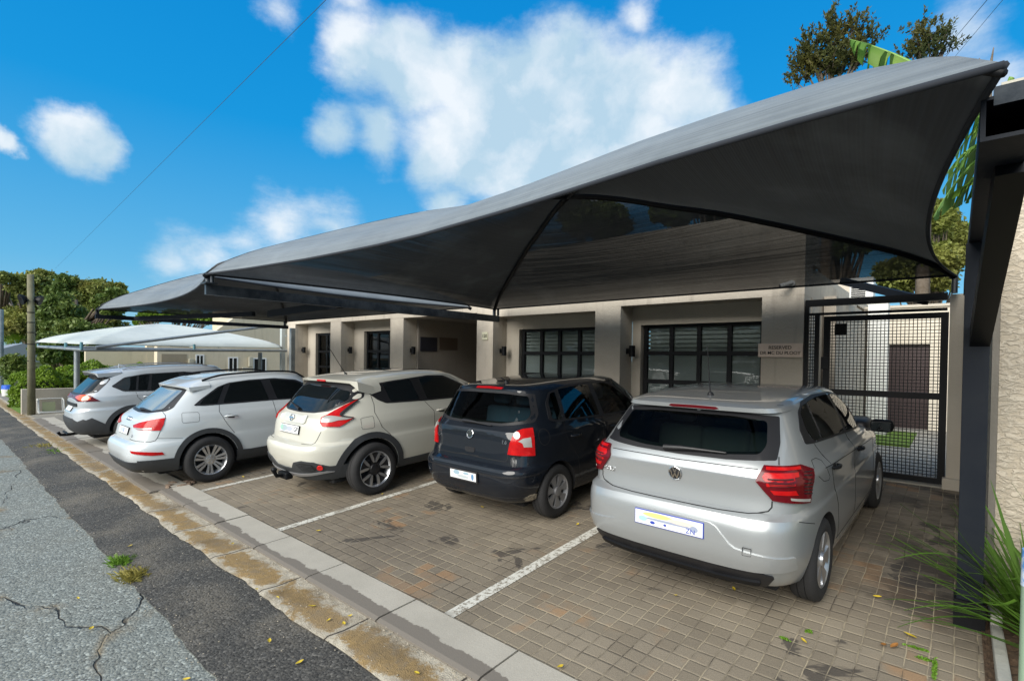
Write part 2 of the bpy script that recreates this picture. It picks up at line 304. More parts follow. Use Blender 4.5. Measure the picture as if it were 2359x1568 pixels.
# ------------------------------------------------------------------ ground
def strip(name, prof, x0, x1, m, dx=None, label=None, jitter=None):
    bm = nbm(); n = max(1, int((x1-x0)/dx)) if dx else 1; rows = []
    for i in range(n+1):
        x = x0+(x1-x0)*i/n; rows.append([bm.verts.new((x, y+(jitter(x, k) if jitter else 0), z)) for k, (y, z) in enumerate(prof)])
    for a, b in zip(rows, rows[1:]):
        for k in range(len(prof)-1): bm.faces.new((a[k], b[k], b[k+1], a[k+1]))
    o = obj(name, bm, m, smooth=True); o['kind'] = 'structure'; return o
bm = nbm(); box(bm, (-900, -900, -1.2), (900, 900, -.62)); obj('ground', bm, EARTH)['kind'] = 'structure'
strip('road', [(-9, -.24), (-4, -.06), (0, .03), (1.21, gz(1.21)-.006)], -90, 30, ROAD, .5)
_rj = random.Random(8); _J = [_rj.uniform(-1, 1) for _ in range(4000)]
def vn(x, s): x = x*s+2000; i = int(x); f = x-i; f = f*f*(3-2*f); return _J[i % 4000]*(1-f)+_J[(i+1) % 4000]*f
jit = lambda x, k: (.012*vn(x, .7)+.016*vn(x, 3)+.012*vn(x, 9)+.006*vn(x, 25)) if k == 0 else 0
strip('road_shoulder', [(1.17, gz(1.17)+.004), (1.5, gz(1.5)+.006), (1.80, gz(1.8))], -90, 30, DARK, .12, jitter=jit)
jg = lambda x, k: .022*vn(x+40, 2)+.012*vn(x, 8) if k == 0 else 0
strip('gutter', [(1.765, gz(1.76)+.012), (1.8, gz(1.8)+.022), (1.92, gz(1.92)+.006), (2.06, gz(2.06)+.004), (2.12, gz(2.1)+.004)], -90, 30, GUT, .08, jitter=jg)
strip('paving', [(2.44, gz(2.44)), (8.3, gz(8.3))], -17.2, .165, PAVER)
strip('driveway', [(2.1, gz(2.1)), (12, gz(12))], -60, -17.2, mat('tar_drive', (.17, .16, .14), .9, 0, (.25, .235, .20), 2, bump=.6, bscale=90))
strip('verge', [(-60, -.6), (-9.2, -.5), (-9, -.24)], -90, 30, EARTH)
# kerb: one cast slab per metre
ks = random.Random(3); bm = nbm(); xs = -19.4
while xs < 3:
    x0 = xs+.008; x1 = xs+1.02-.008; dz = ks.uniform(-.003, .006); y0 = 2.115+ks.uniform(-.004, .004)
    if x0 < -8.3: y0 = 2.02+ks.uniform(-.02, .01); 
    vs_ = [(y0, gz(y0)-.05), (y0, gz(y0)+.018+dz), (y0+.03, gz(y0)+.03+dz), (2.475, gz(2.475)+.022+dz), (2.48, gz(2.48)-.03)]
    A = [bm.verts.new((x0, y, z)) for y, z in vs_]; B = [bm.verts.new((x1, y, z)) for y, z in vs_]
    for k in range(4): bm.faces.new((A[k], B[k], B[k+1], A[k+1]))
    bm.faces.new(A[::-1]); bm.faces.new(B); xs += 1.02
o = obj('kerb', bm, SLAB); o['kind'] = 'structure'
# painted bay lines, worn
g = G('bay_paint'); k = g.ramp(g.noise(26, 6, .75), .42, .50); k2 = g.ramp(g.noise(2.4, 3), .30, .42); g.color(g.mix(g.math('MULTIPLY', k, k2), (.22, .195, .155), (.58, .57, .51))); g.b.inputs['Roughness'].default_value = .8; g.bump(g.noise(60, 4), .4, .005)
bm = nbm()
for X, y1 in ((-2.74, 7.5), (-5.43, 7.5), (-7.75, 7.5)):
    for s in (0,):
        v = [bm.verts.new((X+a, y, gz(y)+.004)) for a, y in ((-.05, 2.5), (.05, 2.5), (.05, y1), (-.05, y1))]; bm.faces.new(v)
for X in (-20.2, -22.9): bm.faces.new([bm.verts.new((X+a, y, gz(y)+.004)) for a, y in ((-.05, 2.6), (.05, 2.6), (.05, 6), (-.05, 6))])
obj('bay_marking', bm, MATS['bay_paint'])['kind'] = 'structure'
# broken kerb corner with debris beside the white estate car is part of the gutter look
# ------------------------------------------------------------------ clinic building
YF, YW = 8.2, 8.65
LIN = 3.0
bld = empty('clinic_building', (-9, YF, gz(YF)), 'long single storey taupe plastered building with deep window bays behind the parked cars', 'building')
def P(o): o.parent = bld; o.matrix_parent_inverse = bld.matrix_world.inverted(); return o
bld.matrix_world = Matrix.Translation((-9, YF, gz(YF)))
z0 = .35
pill = [(-17.3, -16.73), (-14.48, -13.87), (-11.43, -10.86), (-8.17, -7.67), (-5.08, -4.55), (-2.2, -1.64)]
bm = boxes(((-17.3, YF, 3.08), (-14.0, YF+.5, 4.25)), ((-14.0, YF+.004, 3.06), (-11.4, YF+.5, 4.25)), ((-11.4, YF, 3.05), (-8.17, YF+.5, 4.25)), ((-8.17, YF+.003, 2.94), (-4.8, YF+.5, 4.25)), ((-4.8, YF, 3.0), (-1.64, YF+.5, 4.25)))
P(obj('wall_beam', bm, WALL))
for a, b in pill:
    P(obj('pillar', boxes(((a+.002, YF+.002 if a > -9 else YF+.006, z0), (b-.002, YW-.002, 3.1))), WALL))
def window(X0, X1, zs, cols, wx0, wx1, blinds=True, zb=.35, ztop=2.67):
    """wall of the bay round the opening plus the window frame with panes"""
    bmw = boxes(((wx0, YW, zb), (X0-.03, YW+.2, 3.3)), ((X0-.03, YW+.001, ztop+.01), (X1+.03, YW+.2, 3.3)), ((X1+.03, YW, zb), (wx1, YW+.2, 3.3)), ((X0-.03, YW+.001, zb), (X1+.03, YW+.2, zs[-1]-.03)))
    P(obj('bay_wall', bmw, WALL2))
    Yp = YW+.08; bm = nbm()
    for z in zs: box(bm, (X0, Yp, z-.035), (X1, Yp+.06, z+.035))
    for x in cols: box(bm, (x-.035, Yp-.002, zs[-1]-.034), (x+.035, Yp+.058, zs[0]+.034))
    fr = P(obj('window', bm, BLACK))
    bm = boxes(((X0+.01, Yp+.03, zs[-1]), (X1-.01, Yp+.034, zs[0]))); o = obj('pane', bm, MATS['window_glass'], fr)
    bm = nbm(); z = zs[0]-.05
    while z > zs[-1]: box(bm, (X0+.02, Yp+.06, z-.035), (X1-.02, Yp+.064, z+.022)); z -= .075 if z > zs[1] else .06
    box(bm, (X0-.02, Yp+.3, zs[-1]-.1), (X1+.02, Yp+.32, zs[0]+.1)); obj('blind', bm, MATS['blind'], fr)
m_glass('window_glass', (.74, .77, .77), 1.38)
mat('blind', (.60, .62, .60), .7)
window(-4.35, -2.29, [2.66, 2.17, 1.66, 1.15], [-4.32, -3.83, -3.335, -2.83, -2.32], -4.55, -2.2)
window(-7.27, -5.1, [2.66, 2.16, 1.70, 1.2], [-7.24, -6.74, -6.27, -5.775, -5.28], -7.67, -5.08)
window(-13.32, -11.9, [2.75, 2.19, 1.66, 1.1], [-13.29, -12.75, -12.2], -13.87, -11.43, ztop=2.77)
window(-16.18, -15.1, [2.75, 2.18, 1.68, 1.1], [-16.15, -15.62, -15.12], -16.73, -14.48, ztop=2.77)
# entrance lobby
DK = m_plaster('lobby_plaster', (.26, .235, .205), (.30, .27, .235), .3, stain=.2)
bm = boxes(((-10.87, YW, z0), (-10.80, 12.5, 3.05)), ((-8.2, YW, z0), (-8.17, 12.5, 3.05)), ((-10.87, 12.5, z0), (-8.17, 12.6, 3.05)), ((-10.86, YF+.51, 3.05), (-8.17, 12.5, 3.2)))
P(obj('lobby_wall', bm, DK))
P(obj('soffit', boxes(((-17.3, YF+.01, 3.1), (-8.9, YW+.3, 3.16)), ((-8.9, YF+.01, 3.051), (-8.1, YW-.02, 3.09)), ((-7.67, YF+.5, 2.975), (-4.8, YW+.01, 3.02)), ((-4.55, YF+.5, 3.02), (-2.2, YW+.01, 3.06))), WALL2))
P(obj('lobby_door', boxes(((-10.3, 12.44, z0), (-9.1, 12.49, 2.6)), ((-10.35, 12.40, z0), (-10.28, 12.47, 2.66)), ((-9.12, 12.40, z0), (-9.05, 12.47, 2.66)), ((-10.35, 12.40, 2.6), (-9.05, 12.47, 2.67))), BLACKM))
P(obj('ceiling_spot', boxes(((-9.70, 8.78, 3.035), (-9.58, 8.90, 3.049)), bev=.006), mat('spot', (1, .8, .5), .4, emit=((1, .75, .4), 9))))
P(obj('roof_slab', boxes(((-17.2, YF+.5, 3.35), (-1.7, 16, 3.5)), ((-17.3, YF+.5, 3.5), (-17.1, 16, 4.25)), ((-17.3, 15.9, 3.5), (-1.7, 16.1, 4.25))), WALL2))
P(obj('side_wall', boxes(((-1.9, YF+.5, .35), (-1.64, 13.2, 3.35))), WALL)); P(obj('parapet', boxes(((-2.0, YF+.5, 3.5), (-1.64, 9.2, 4.2))), WALL)); P(obj('side_wall', boxes(((-17.3, YF+.5, 0), (-17.0, 16, 3.4))), WALL))
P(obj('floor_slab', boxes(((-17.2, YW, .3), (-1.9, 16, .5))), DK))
# wall lamps on the bay reveals
def wall_lamp(x, y, z, label):
    r = empty('wall_lamp', (x, y, z), label, 'wall lamp', 'black wall lamps in the window bays')
    bm = nbm(); t = bmesh.ops.create_cone(bm, cap_ends=True, segments=20, radius1=.055, radius2=.055, depth=.2); bmesh.ops.translate(bm, verts=bm.verts, vec=(.10, 0, 0)); obj('lamp_cylinder', bm, BLACK, r, smooth=40)
    obj('bracket', boxes(((0, -.04, -.05), (.02, .04, .05)), ((.02, -.02, -.02), (.05, .02, .02))), BLACK, r); return r
wall_lamp(-16.73, 8.46, 2.22, 'black up-down wall lamp in the narrow bay at the far left end of the building')
wall_lamp(-13.87, 8.46, 2.22, 'black wall lamp beside the two-pane window left of the entrance')
wall_lamp(-10.86, 8.46, 2.21, 'black wall lamp on the left wall of the dark entrance lobby')
wall_lamp(-7.67, 8.46, 2.20, 'black wall lamp beside the number 120 pillar')
wall_lamp(-4.55, 8.46, 2.20, 'black wall lamp left of the widest window')
# name plates in the lobby
def plate(name, x, y0_, y1_, za, zb_, m, lines, label, tm, size):
    r = empty(name, (x, (y0_+y1_)/2, (za+zb_)/2), label, 'sign')
    obj('board', boxes(((0, -(y1_-y0_)/2, -(zb_-za)/2), (.02, (y1_-y0_)/2, (zb_-za)/2)), bev=.003), m, r)
    bm = nbm()
    for s, dz, sz in lines:
        t = text_bm(s, sz, .002); bmesh.ops.transform(t, matrix=Matrix.Translation((.0225, 0, dz)) @ Matrix.Rotation(radians(90), 4, 'Z') @ Matrix.Rotation(radians(90), 4, 'X'), verts=t.verts)
        me = bpy.data.meshes.new('t'); t.to_mesh(me); t.free(); bm.from_mesh(me); bpy.data.meshes.remove(me)
    obj('lettering', bm, tm, r); return r
BR = mat('copper_plate', (.66, .52, .43), .5, .05, (.72, .58, .48), 8); DKB = mat('dark_board', (.03, .03, .04), .3)
plate('lobby_plate', -10.8, 8.71, 9.29, 2.2, 2.58, DKB, [], 'dark unlit name board on the left wall of the entrance lobby', BLACK, .05)
plate('lobby_plate', -10.8, 9.38, 10.05, 2.25, 2.59, mat('brown_board', (.13, .10, .08), .4), [], 'brown name board with faint lines further inside the entrance lobby', BR, .05)
def facing(name, lo, hi, m, lines, label, cat, tm, bold=True):
    c = Vector(((lo[0]+hi[0])/2, lo[1], (lo[2]+hi[2])/2)); r = empty(name, c, label, cat)
    obj('board', boxes(((lo[0]-c.x, lo[1]-c.y, lo[2]-c.z), (hi[0]-c.x, hi[1]-c.y, hi[2]-c.z)), bev=.003), m, r)
    bm = nbm()
    for s, dz, sz in lines:
        t = text_bm(s, sz, .002, bold=bold); bmesh.ops.transform(t, matrix=Matrix.Translation((0, -.003, dz)) @ Matrix.Rotation(radians(90), 4, 'X'), verts=t.verts)
        me = bpy.data.meshes.new('t'); t.to_mesh(me); t.free(); bm.from_mesh(me); bpy.data.meshes.remove(me)
    obj('lettering', bm, tm, r); return r
facing('reserved_sign', (-2.23, 8.165, 2.11), (-1.64, 8.198, 2.31), BR, [('RESERVED', .038, .068), ('DR MC DU PLOOY', -.04, .064)], 'pale copper sign reading RESERVED DR MC DU PLOOY on the pillar beside the gate', 'sign', BLACK)
facing('number_plate', (-7.99, 8.18, 2.44), (-7.82, 8.201, 2.61), mat('cream_board', (.62, .60, .44), .5), [('120', 0, .10)], 'small cream plaque with number 120 on the entrance pillar', 'plaque', BLACK)
# security camera
r = empty('security_camera', (-1.80, 8.2, 3.17), 'white bullet security camera above the reserved sign', 'camera')
bm = nbm(); bar(bm, (0, 0, 0), (0, -.03, 0), .09, rnd=True, seg=16); bar(bm, (0, -.03, 0), (-.03, -.09, -.02), .03, rnd=True); obj('mount', bm, WHITE, r, smooth=40)
bm = nbm(); bar(bm, (.02, -.08, .0), (-.12, -.16, -.05), .065, rnd=True, seg=16); obj('housing', bm, WHITE, r, smooth=40); bm = nbm(); bar(bm, (-.12, -.16, -.05), (-.125, -.163, -.052), .05, rnd=True, seg=16); obj('lens', bm, BLACK, r)
# ------------------------------------------------------------------ shade canopies
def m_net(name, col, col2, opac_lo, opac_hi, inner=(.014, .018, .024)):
    g = G(name); g.b.inputs['Roughness'].default_value = .8
    uv = g.n('UVMap'); o = g.xyz(uv.outputs[0])
    # knitted bands: fine rows across the panel
    w = g.math('SINE', g.math('MULTIPLY', o[1], 900)); mp = g.n('Mapping'); mp.inputs['Scale'].default_value = (1.2, 60, 1); g.l(uv.outputs[0], mp.inputs['Vector'])
    band = g.noise(1.5, 5, .65, vec=mp.outputs[0]); spk = g.noise(70, 3, .7)
    geo = g.n('NewGeometry'); c = g.mix(geo.outputs['Backfacing'], g.mix(g.ramp(g.math('ADD', g.math('MULTIPLY', band, .6), g.math('MULTIPLY', g.noise(1.1, 6, .7), .4)), .38, .62), col, col2), g.mix(g.ramp(band, .4, .65), inner, tuple(v*1.9 for v in inner))); c = g.mix(g.ramp(g.noise(.9, 5), .5, .8, 0, .35), c, tuple(min(1, v*1.5+.02) for v in col2)); sm_ = g.math('FRACT', g.math('ADD', g.math('MULTIPLY', o[0], 2.0), 50.5)); seam = g.math('MULTIPLY', g.ramp(g.math('ABSOLUTE', g.math('SUBTRACT', sm_, .5)), .004, .009, 1, 0), 0.0); c = g.mix(g.math('MULTIPLY', seam, .35), c, tuple(v*.35 for v in col)); g.color(c)  # backface colour carries the charcoal net's underside shade
    g.b.inputs['Sheen Weight'].default_value = .35; g.b.inputs['Sheen Roughness'].default_value = .4
    lw = g.n('LayerWeight'); lw.inputs['Blend'].default_value = .5
    op = g.math('ADD', g.ramp(g.math('ADD', g.math('MULTIPLY', band, .6), g.math('MULTIPLY', spk, .4)), .35, .65, opac_hi, opac_lo), g.math('MULTIPLY', lw.outputs['Facing'], .27), clamp=True)
    op = g.math('ADD', op, g.math('MULTIPLY', seam, .04), clamp=True); g.l(op, g.b.inputs['Alpha']); g.bump(g.math('ADD', band, g.math('MULTIPLY', w, .15)), .25, .01); return g.m
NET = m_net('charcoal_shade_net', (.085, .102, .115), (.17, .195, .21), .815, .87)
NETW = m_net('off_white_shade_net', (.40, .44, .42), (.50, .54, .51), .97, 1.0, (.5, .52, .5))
PROF = [(0, 1.0), (.08, 1.0), (.17, .95), (.3, .84), (.36, .82), (.47, .72), (.59, .60), (.71, .47), (.8, .37), (.88, .28), (.96, .13), (1, 0)]
def prof(t):
    for (a, za), (b, zb) in zip(PROF, PROF[1:]):
        if t <= b: return za+(zb-za)*(t-a)/(b-a)
    return 0
def sm_prof(t): return sum(prof(min(1, max(0, t+d)))*w for d, w in ((-.05, .2), (-.025, .2), (0, .2), (.025, .2), (.05, .2))) if .06 < t < .94 else prof(t)
def canopy(corners, hub, m, parent, sag=(.42, .3, .2, .3), rise=None, rib_m=None, rib_r=.034, n=26, hem_drop=.014, skew=None):
    """four panels stretched between arched diagonal ribs; corners in order, hub above the middle"""
    hub = Vector(hub); cs = [Vector(c) for c in corners]
    def rib(c, s):      # s 0 at corner .. 1 hub
        t = 1-s; p = c.lerp(hub, s); zz = c.z+(hub.z-c.z)*sm_prof(t); return Vector((p.x, p.y, zz))
    bm = nbm(); uvl = bm.loops.layers.uv.new('UVMap'); vuv = {}
    for k in range(4):
        A, B = cs[k], cs[(k+1) % 4]; mid = (A+B)/2; inward = (Vector((hub.x, hub.y, 0))-Vector((mid.x, mid.y, 0))).normalized(); L_ = (A-B).length; rows = []
        for i in range(n+1):
            s = (i/n)**1.35; ra, rb = rib(A, s), rib(B, s); row = []
            for j in range(n+1):
                w = j/n; p = ra.lerp(rb, w); q = skew(w) if skew and k == 0 else 4*w*(1-w); p = p+inward*(sag[k]*q*(1-s)**2.2); p.z -= .005*q*(1-s)+(.62 if k == 0 else .35)*q*s*(1-s)
                v = bm.verts.new(p); vuv[v] = ((w-.5)*L_*(1-s)/6, s); row.append(v)
            rows.append(row)
        hem = []
        for j in range(n+1):
            v = bm.verts.new(rows[0][j].co+Vector((0, 0, -hem_drop*(.5+2*(j/n)*(1-j/n))))); vuv[v] = (j/n, -.02); hem.append(v)
        for a, b in zip([hem]+rows, rows):
            for j in range(n):
                f = bm.faces.new((a[j], a[j+1], b[j+1], b[j]))
                for lp in f.loops: lp[uvl].uv = vuv[lp.vert]
    bmesh.ops.remove_doubles(bm, verts=bm.verts, dist=.0005)
    bmesh.ops.recalc_face_normals(bm, faces=bm.faces)
    if sum(f.normal.z for f in bm.faces) < 0: bmesh.ops.reverse_faces(bm, faces=bm.faces)
    o = obj('shade_net', bm, m, parent, smooth=True)
    for ci, c in enumerate(cs):
        b2 = nbm(); tube(b2, [rib(c, s/24)-Vector((0, 0, .035)) for s in range(25)], rib_r, 8, radii=[(rib_r*(.4+.6*min(1, s/6)) if ci == 1 else rib_r) for s in range(25)]); obj('arched_rib', b2, rib_m or BLACK, parent, smooth=True)
    # stitched hem cord along each edge
    for k in range(4):
        A, B = cs[k], cs[(k+1) % 4]; mid = (A+B)/2; inward = (Vector((hub.x, hub.y, 0))-Vector((mid.x, mid.y, 0))).normalized(); b2 = nbm(); pts = []
        for j in range(25):
            w = j/24; q = skew(w) if skew and k == 0 else 4*w*(1-w); p = A.lerp(B, w)+inward*(sag[k]*q); p.z -= .005*q+hem_drop*(.5+2*w*(1-w)); pts.append(p)
        tube(b2, pts, .014, 6); obj('hem_cord', b2, MATS['hem'] if m is NET else m, parent, smooth=True)
mat('hem', (.018, .022, .03), .9)
def skew1(w):
    T_ = [(0, 0), (.14, .35), (.30, .62), (.45, .74), (.54, .72), (.68, .52), (.76, .34), (.84, .15), (.92, .04), (1, 0)]
    for (a, za), (b, zb) in zip(T_, T_[1:]):
        if w <= b: return za+(zb-za)*(w-a)/(b-a)
    return 0
c1 = empty('shade_carport', (0, 0, 0), 'large charcoal shade net carport over the silver and the dark blue hatchbacks', 'carport')
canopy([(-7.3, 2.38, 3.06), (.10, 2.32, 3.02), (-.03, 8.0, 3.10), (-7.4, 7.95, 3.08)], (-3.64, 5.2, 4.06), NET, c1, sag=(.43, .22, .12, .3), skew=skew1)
bm = boxes(((-7.36, 2.4, 2.80), (-7.30, 8.0, 2.93))); obj('edge_beam', bm, GSTEEL, c1)
for (x, y) in ((-7.33, 2.43), (-7.36, 7.9)):
    bm = nbm(); bar(bm, (x, y, 2.93), (x, y, 3.07), .07, rnd=True, seg=12); bar(bm, (x+.09, y+.02, 2.93), (x+.09, y+.02, 3.06), .05, rnd=True); obj('spigot', bm, GSTEEL, c1, smooth=40)
bm = nbm(); box(bm, (-7.39, 2.36, 2.935), (-7.2, 2.5, 2.95)); obj('cap_plate', bm, GSTEEL, c1)
# heavy post by the planter with knee brace and boom
bm = boxes(((.035, 4.55, .2), (.165, 4.70, 2.84))); obj('post', bm, STEEL, c1)
bm = boxes(((.02, 4.53, .28), (.18, 4.72, .47))); obj('post_shoe', bm, BLACK, c1)
bm = nbm()
box(bm, (.05, 2.55, 2.85), (.19, 8.0, 2.865)); box(bm, (.05, 2.55, 2.865), (.065, 8.0, 3.0)); box(bm, (.175, 2.55, 2.865), (.19, 8.0, 3.0)); box(bm, (.05, 2.56, 3.0), (.19, 8.0, 3.012)); obj('boom', bm, STEEL, c1)
bm = nbm(); bar(bm, (.115, 4.6, 2.2), (.155, 2.9, 2.86), .1, .12); obj('knee_brace', bm, BLACK, c1)
bm = nbm(); box(bm, (.19, 2.5, 2.80), (1.9, 2.62, 2.93)); obj('cross_channel', bm, STEEL, c1)
bm = nbm(); bar(bm, (.13, 2.60, 2.99), (.13, 2.58, 3.05), .09, .07); obj('spigot', bm, GSTEEL, c1); bm = nbm(); bar(bm, (-.03, 8.0, 2.88), (-.03, 8.0, 3.1), .06, rnd=True); obj('spigot', bm, GSTEEL, c1)
bm = nbm(); bar(bm, (-.3, 8.35, 2.84), (-1.35, 9.3, 3.3), .08, .1); obj('tie_bar', bm, STEEL, c1)

c2 = empty('shade_carport', (0, 0, 0), 'second charcoal shade net carport further left, above the white crossovers', 'carport')
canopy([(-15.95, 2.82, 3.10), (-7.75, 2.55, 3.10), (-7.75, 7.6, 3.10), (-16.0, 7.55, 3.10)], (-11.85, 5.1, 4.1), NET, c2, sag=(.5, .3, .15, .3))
for bb in (((-16.03, 2.8, 2.87), (-15.95, 7.6, 2.97)), ((-7.86, 2.7, 2.84), (-7.78, 7.6, 2.93))): obj('edge_beam', boxes(bb), STEEL, c2)
for (x, y) in ((-15.99, 2.84), (-15.99, 7.5)):
    bm = nbm(); bar(bm, (x, y, 2.95), (x, y, 3.1), .07, rnd=True, seg=12); obj('spigot', bm, STEEL, c2, smooth=40)
bm = nbm(); bar(bm, (-16.0, 3.6, 2.92), (-12.2, 5.0, 2.97), .09, .1); bar(bm, (-7.8, 4.6, 2.9), (-11.6, 5.1, 2.95), .1, .14); obj('cross_beam', bm, STEEL, c2)
bm = nbm(); bar(bm, (-16.0, 7.75, .3), (-16.0, 7.75, 2.9), .13, .13); obj('post', bm, GALV, c2)

# off white double canopy
c3 = empty('shade_carport', (0, 0, 0), 'off white shade net carport on galvanised tubes beyond the second charcoal one', 'carport')
canopy([(-22.6, 2.45, 2.36), (-17.1, 2.8, 2.26), (-17.0, 7.9, 2.30), (-22.6, 7.9, 2.36)], (-19.8, 5.2, 3.0), NETW, c3, sag=(.35, .12, .2, .3), rib_m=GALV)
bm = nbm()
for a, b in (((-17.12, 2.75, 2.10), (-17.0, 8.05, 2.19)), ((-22.6, 2.5, 2.2), (-17.12, 2.75, 2.10)), ((-22.6, 2.5, 2.2), (-22.6, 7.9, 2.2)), ((-17.05, 3.0, 2.17), (-17.0, 7.6, 3.0))): bar(bm, a, b, .085, rnd=True, seg=14)
obj('tube_frame', bm, GALV, c3, smooth=40)
for x, y, z in ((-17.13, 2.72, 2.10), (-18.9, 2.66, 2.1), (-22.6, 2.5, 2.2), (-17.06, 5.3, 2.12)):
    bm = nbm(); bar(bm, (x, y, z), (x, y, z+.2), .07, rnd=True, seg=12); obj('spigot', bm, MATS.get('teal') or mat('teal', (.10, .24, .28), .5), c3, smooth=40)
for x, y in ((-18.24, 2.8), (-18.24, 7.7)):
    bm = nbm(); bar(bm, (x, y, .1), (x, y, 2.12), .13, rnd=True, seg=16); obj('post', bm, GALV, c3, smooth=40)
# ------------------------------------------------------------------ gate
gt = empty('mesh_gate', (-.83, 8.25, gz(8.2)), 'tall black welded mesh gate with a mid rail between sign pillar and grey gate pillar', 'gate')
def Q(o): o.parent = gt; o.matrix_parent_inverse = gt.matrix_world.inverted(); return o
gt.matrix_world = Matrix.Translation((-.83, 8.25, gz(8.2)))
Y = 8.22
Q(obj('head_beam', boxes(((-1.63, Y, 2.83), (-.09, Y+.1, 2.92)), ((-1.63, Y+.01, 2.70), (-.09, Y+.05, 2.735))), BLACK))
Q(obj('side_frame', boxes(((-1.635, Y, .5), (-1.58, Y+.06, 2.83)), ((-1.51, Y, .5), (-1.45, Y+.06, 2.70))), BLACK))
Q(obj('leaf_frame', boxes(((-1.40, Y, .56), (-1.32, Y+.05, 2.68)), ((-.15, Y, .56), (-.075, Y+.05, 2.68)), ((-1.32, Y+.001, 2.61), (-.15, Y+.049, 2.68)), ((-1.32, Y+.001, 1.60), (-.15, Y+.049, 1.68)), ((-1.32, Y+.001, .56), (-.15, Y+.049, .63))), BLACK))
bm = nbm(); z = .66
while z < 2.6:
    if not 1.58 < z < 1.7: box(bm, (-1.32, Y+.02, z-.004), (-.15, Y+.028, z+.004)); 
    z += .042
x = -1.30
while x < -.16: box(bm, (x-.004, Y+.030, .63), (x+.004, Y+.038, 2.61)); x += .042
Q(obj('welded_mesh', bm, BLACK)); bm = nbm(); z = .6
while z < 2.7: box(bm, (-1.58, Y+.02, z-.005), (-1.51, Y+.029, z+.005)); z += .046
for x in (-1.56, -1.53): box(bm, (x-.004, Y+.03, .5), (x+.004, Y+.038, 2.7))
Q(obj('side_mesh', bm, BLACK)); Q(obj('lock_box', boxes(((-1.42, Y-.03, 1.95), (-1.33, Y+.0, 2.12)), bev=.005), BLACKM)); Q(obj('intercom_box', boxes(((-1.28, Y+.06, 2.42), (-1.14, Y+.1, 2.58)), bev=.005), BLACKM))
o = obj('gate_pillar', boxes(((-.068, 8.18, .4), (.16, 8.55, 2.89)), ((-.1, 8.10, .4), (.1, 8.3, .66)), bev=.006), WALL2); tag(o, 'narrow grey plastered pillar at the right side of the mesh gate', 'pillar')
o = obj('gate_sill', boxes(((-1.7, 8.12, .42), (-.07, 8.34, .55)), bev=.01), m_plaster('sill_concrete', (.27, .25, .21), (.33, .31, .26), .4)); tag(o, 'low concrete sill under the mesh gate', 'sill')
# ------------------------------------------------------------------ courtyard behind the gate
o = strip('courtyard', [(8.34, .535), (24, .56)], -1.64, 4.5, m_asphalt('court_paving', (.30, .28, .24), (.36, .34, .30), (.26, .24, .2), 40, False))
bm = nbm(); box(bm, (-2.0, 11.6, .54), (-.60, 14.0, .575)); o = obj('lawn', bm, LAWN); o['kind'] = 'stuff'; tag(o, 'bright green lawn patch in the courtyard behind the gate', 'lawn')
ct = empty('courtyard_house', (-.3, 15, .55), 'pale courtyard building with a dark doorway seen through the gate', 'building')
def R_(o): o.parent = ct; o.matrix_parent_inverse = ct.matrix_world.inverted(); return o
ct.matrix_world = Matrix.Translation((-.3, 15, .55))
def wp(px0, py0, px1, py1, Y): a, b = at_y(px0, py0, Y), at_y(px1, py1, Y); return a.x, b.x, b.z, a.z
x0, x1, za, zb = wp(2040, 793, 2138, 955, 15.0)
zt_ = at_y(2100, 708, 15).z; R_(obj('wall', boxes(((-5, 15, .5), (x0, 15.2, zt_)), ((x1, 15, .5), (4.5, 15.2, zt_)), ((x0, 15.001, zb), (x1, 15.2, zt_-.002))), PALE))
R_(obj('doorway', boxes(((x0, 15.12, .5), (x1, 15.16, zb))), mat('dark_door', (.035, .02, .02), .5)))
R_(obj('coping', boxes(((-5, 14.95, zt_), (4.5, 15.25, zt_+.06))), WALL2))
x0, x1, za, zb = wp(1998, 740, 2040, 940, 13.0)
R_(obj('white_column', boxes(((x0, 13, .5), (x1, 13.35, 3.3)), bev=.01), mat('white_plaster', (.72, .72, .68), .8, bump=.2)))
x0, x1, za, zb = wp(1930, 740, 1965, 940, 11.0)
R_(obj('left_wall', boxes(((-1.62, 9.5, .5), (-1.45, 14.9, 3.1))), WALL))
# air conditioner and roof bits behind the gate
a = at_y(1955, 690, 10.5); b = at_y(2012, 637, 10.5)
r = empty('air_conditioner', ((a.x+b.x)/2, 10.5, a.z), 'white air conditioner outdoor unit on the side wall behind the gate', 'air conditioner')
W_, H_ = (b.x-a.x), (b.z-a.z)
obj('housing', boxes(((-W_/2, 0, 0), (W_/2, .3, H_)), bev=.01), WHITE, r)
bm = nbm()
for k in range(8): box(bm, (-W_/2+.03, -.012, .04+k*(H_-.08)/8), (W_*.18, -.004, .04+k*(H_-.08)/8+.018))
obj('grille', bm, BLACKM, r); obj('bracket', boxes(((-W_/2, .05, -.04), (W_/2, .09, 0))), BLACK, r)
# ------------------------------------------------------------------ right boundary wall, planter
rw = empty('boundary_wall', (.6, 5.1, .3), 'tall rough cast beige boundary wall behind the steel carport post', 'wall')
def S_(o): o.parent = rw; o.matrix_parent_inverse = rw.matrix_world.inverted(); return o
rw.matrix_world = Matrix.Translation((.6, 5.1, .3))
S_(obj('front_panel', boxes(((.235, 5.05, 0), (3.6, 5.3, 3.52))), ROCK)); S_(obj('return_panel', boxes(((.215, 5.302, 0), (.45, 9.6, 4.15))), m_plaster('weathered_coping', (.42, .40, .34), (.5, .47, .40), .5)))
S_(obj('edge_trim', boxes(((.195, 5.03, 0), (.233, 5.10, 3.52))), m_plaster('trim_concrete', (.17, .155, .13), (.22, .2, .17), .4)))
pk = empty('planter', (.2, 4.3, gz(4.3)), 'concrete edged planting bed at the foot of the rough boundary wall', 'planter')
def T_(o): o.parent = pk; o.matrix_parent_inverse = pk.matrix_world.inverted(); return o
pk.matrix_world = Matrix.Translation((.2, 4.3, gz(4.3)))
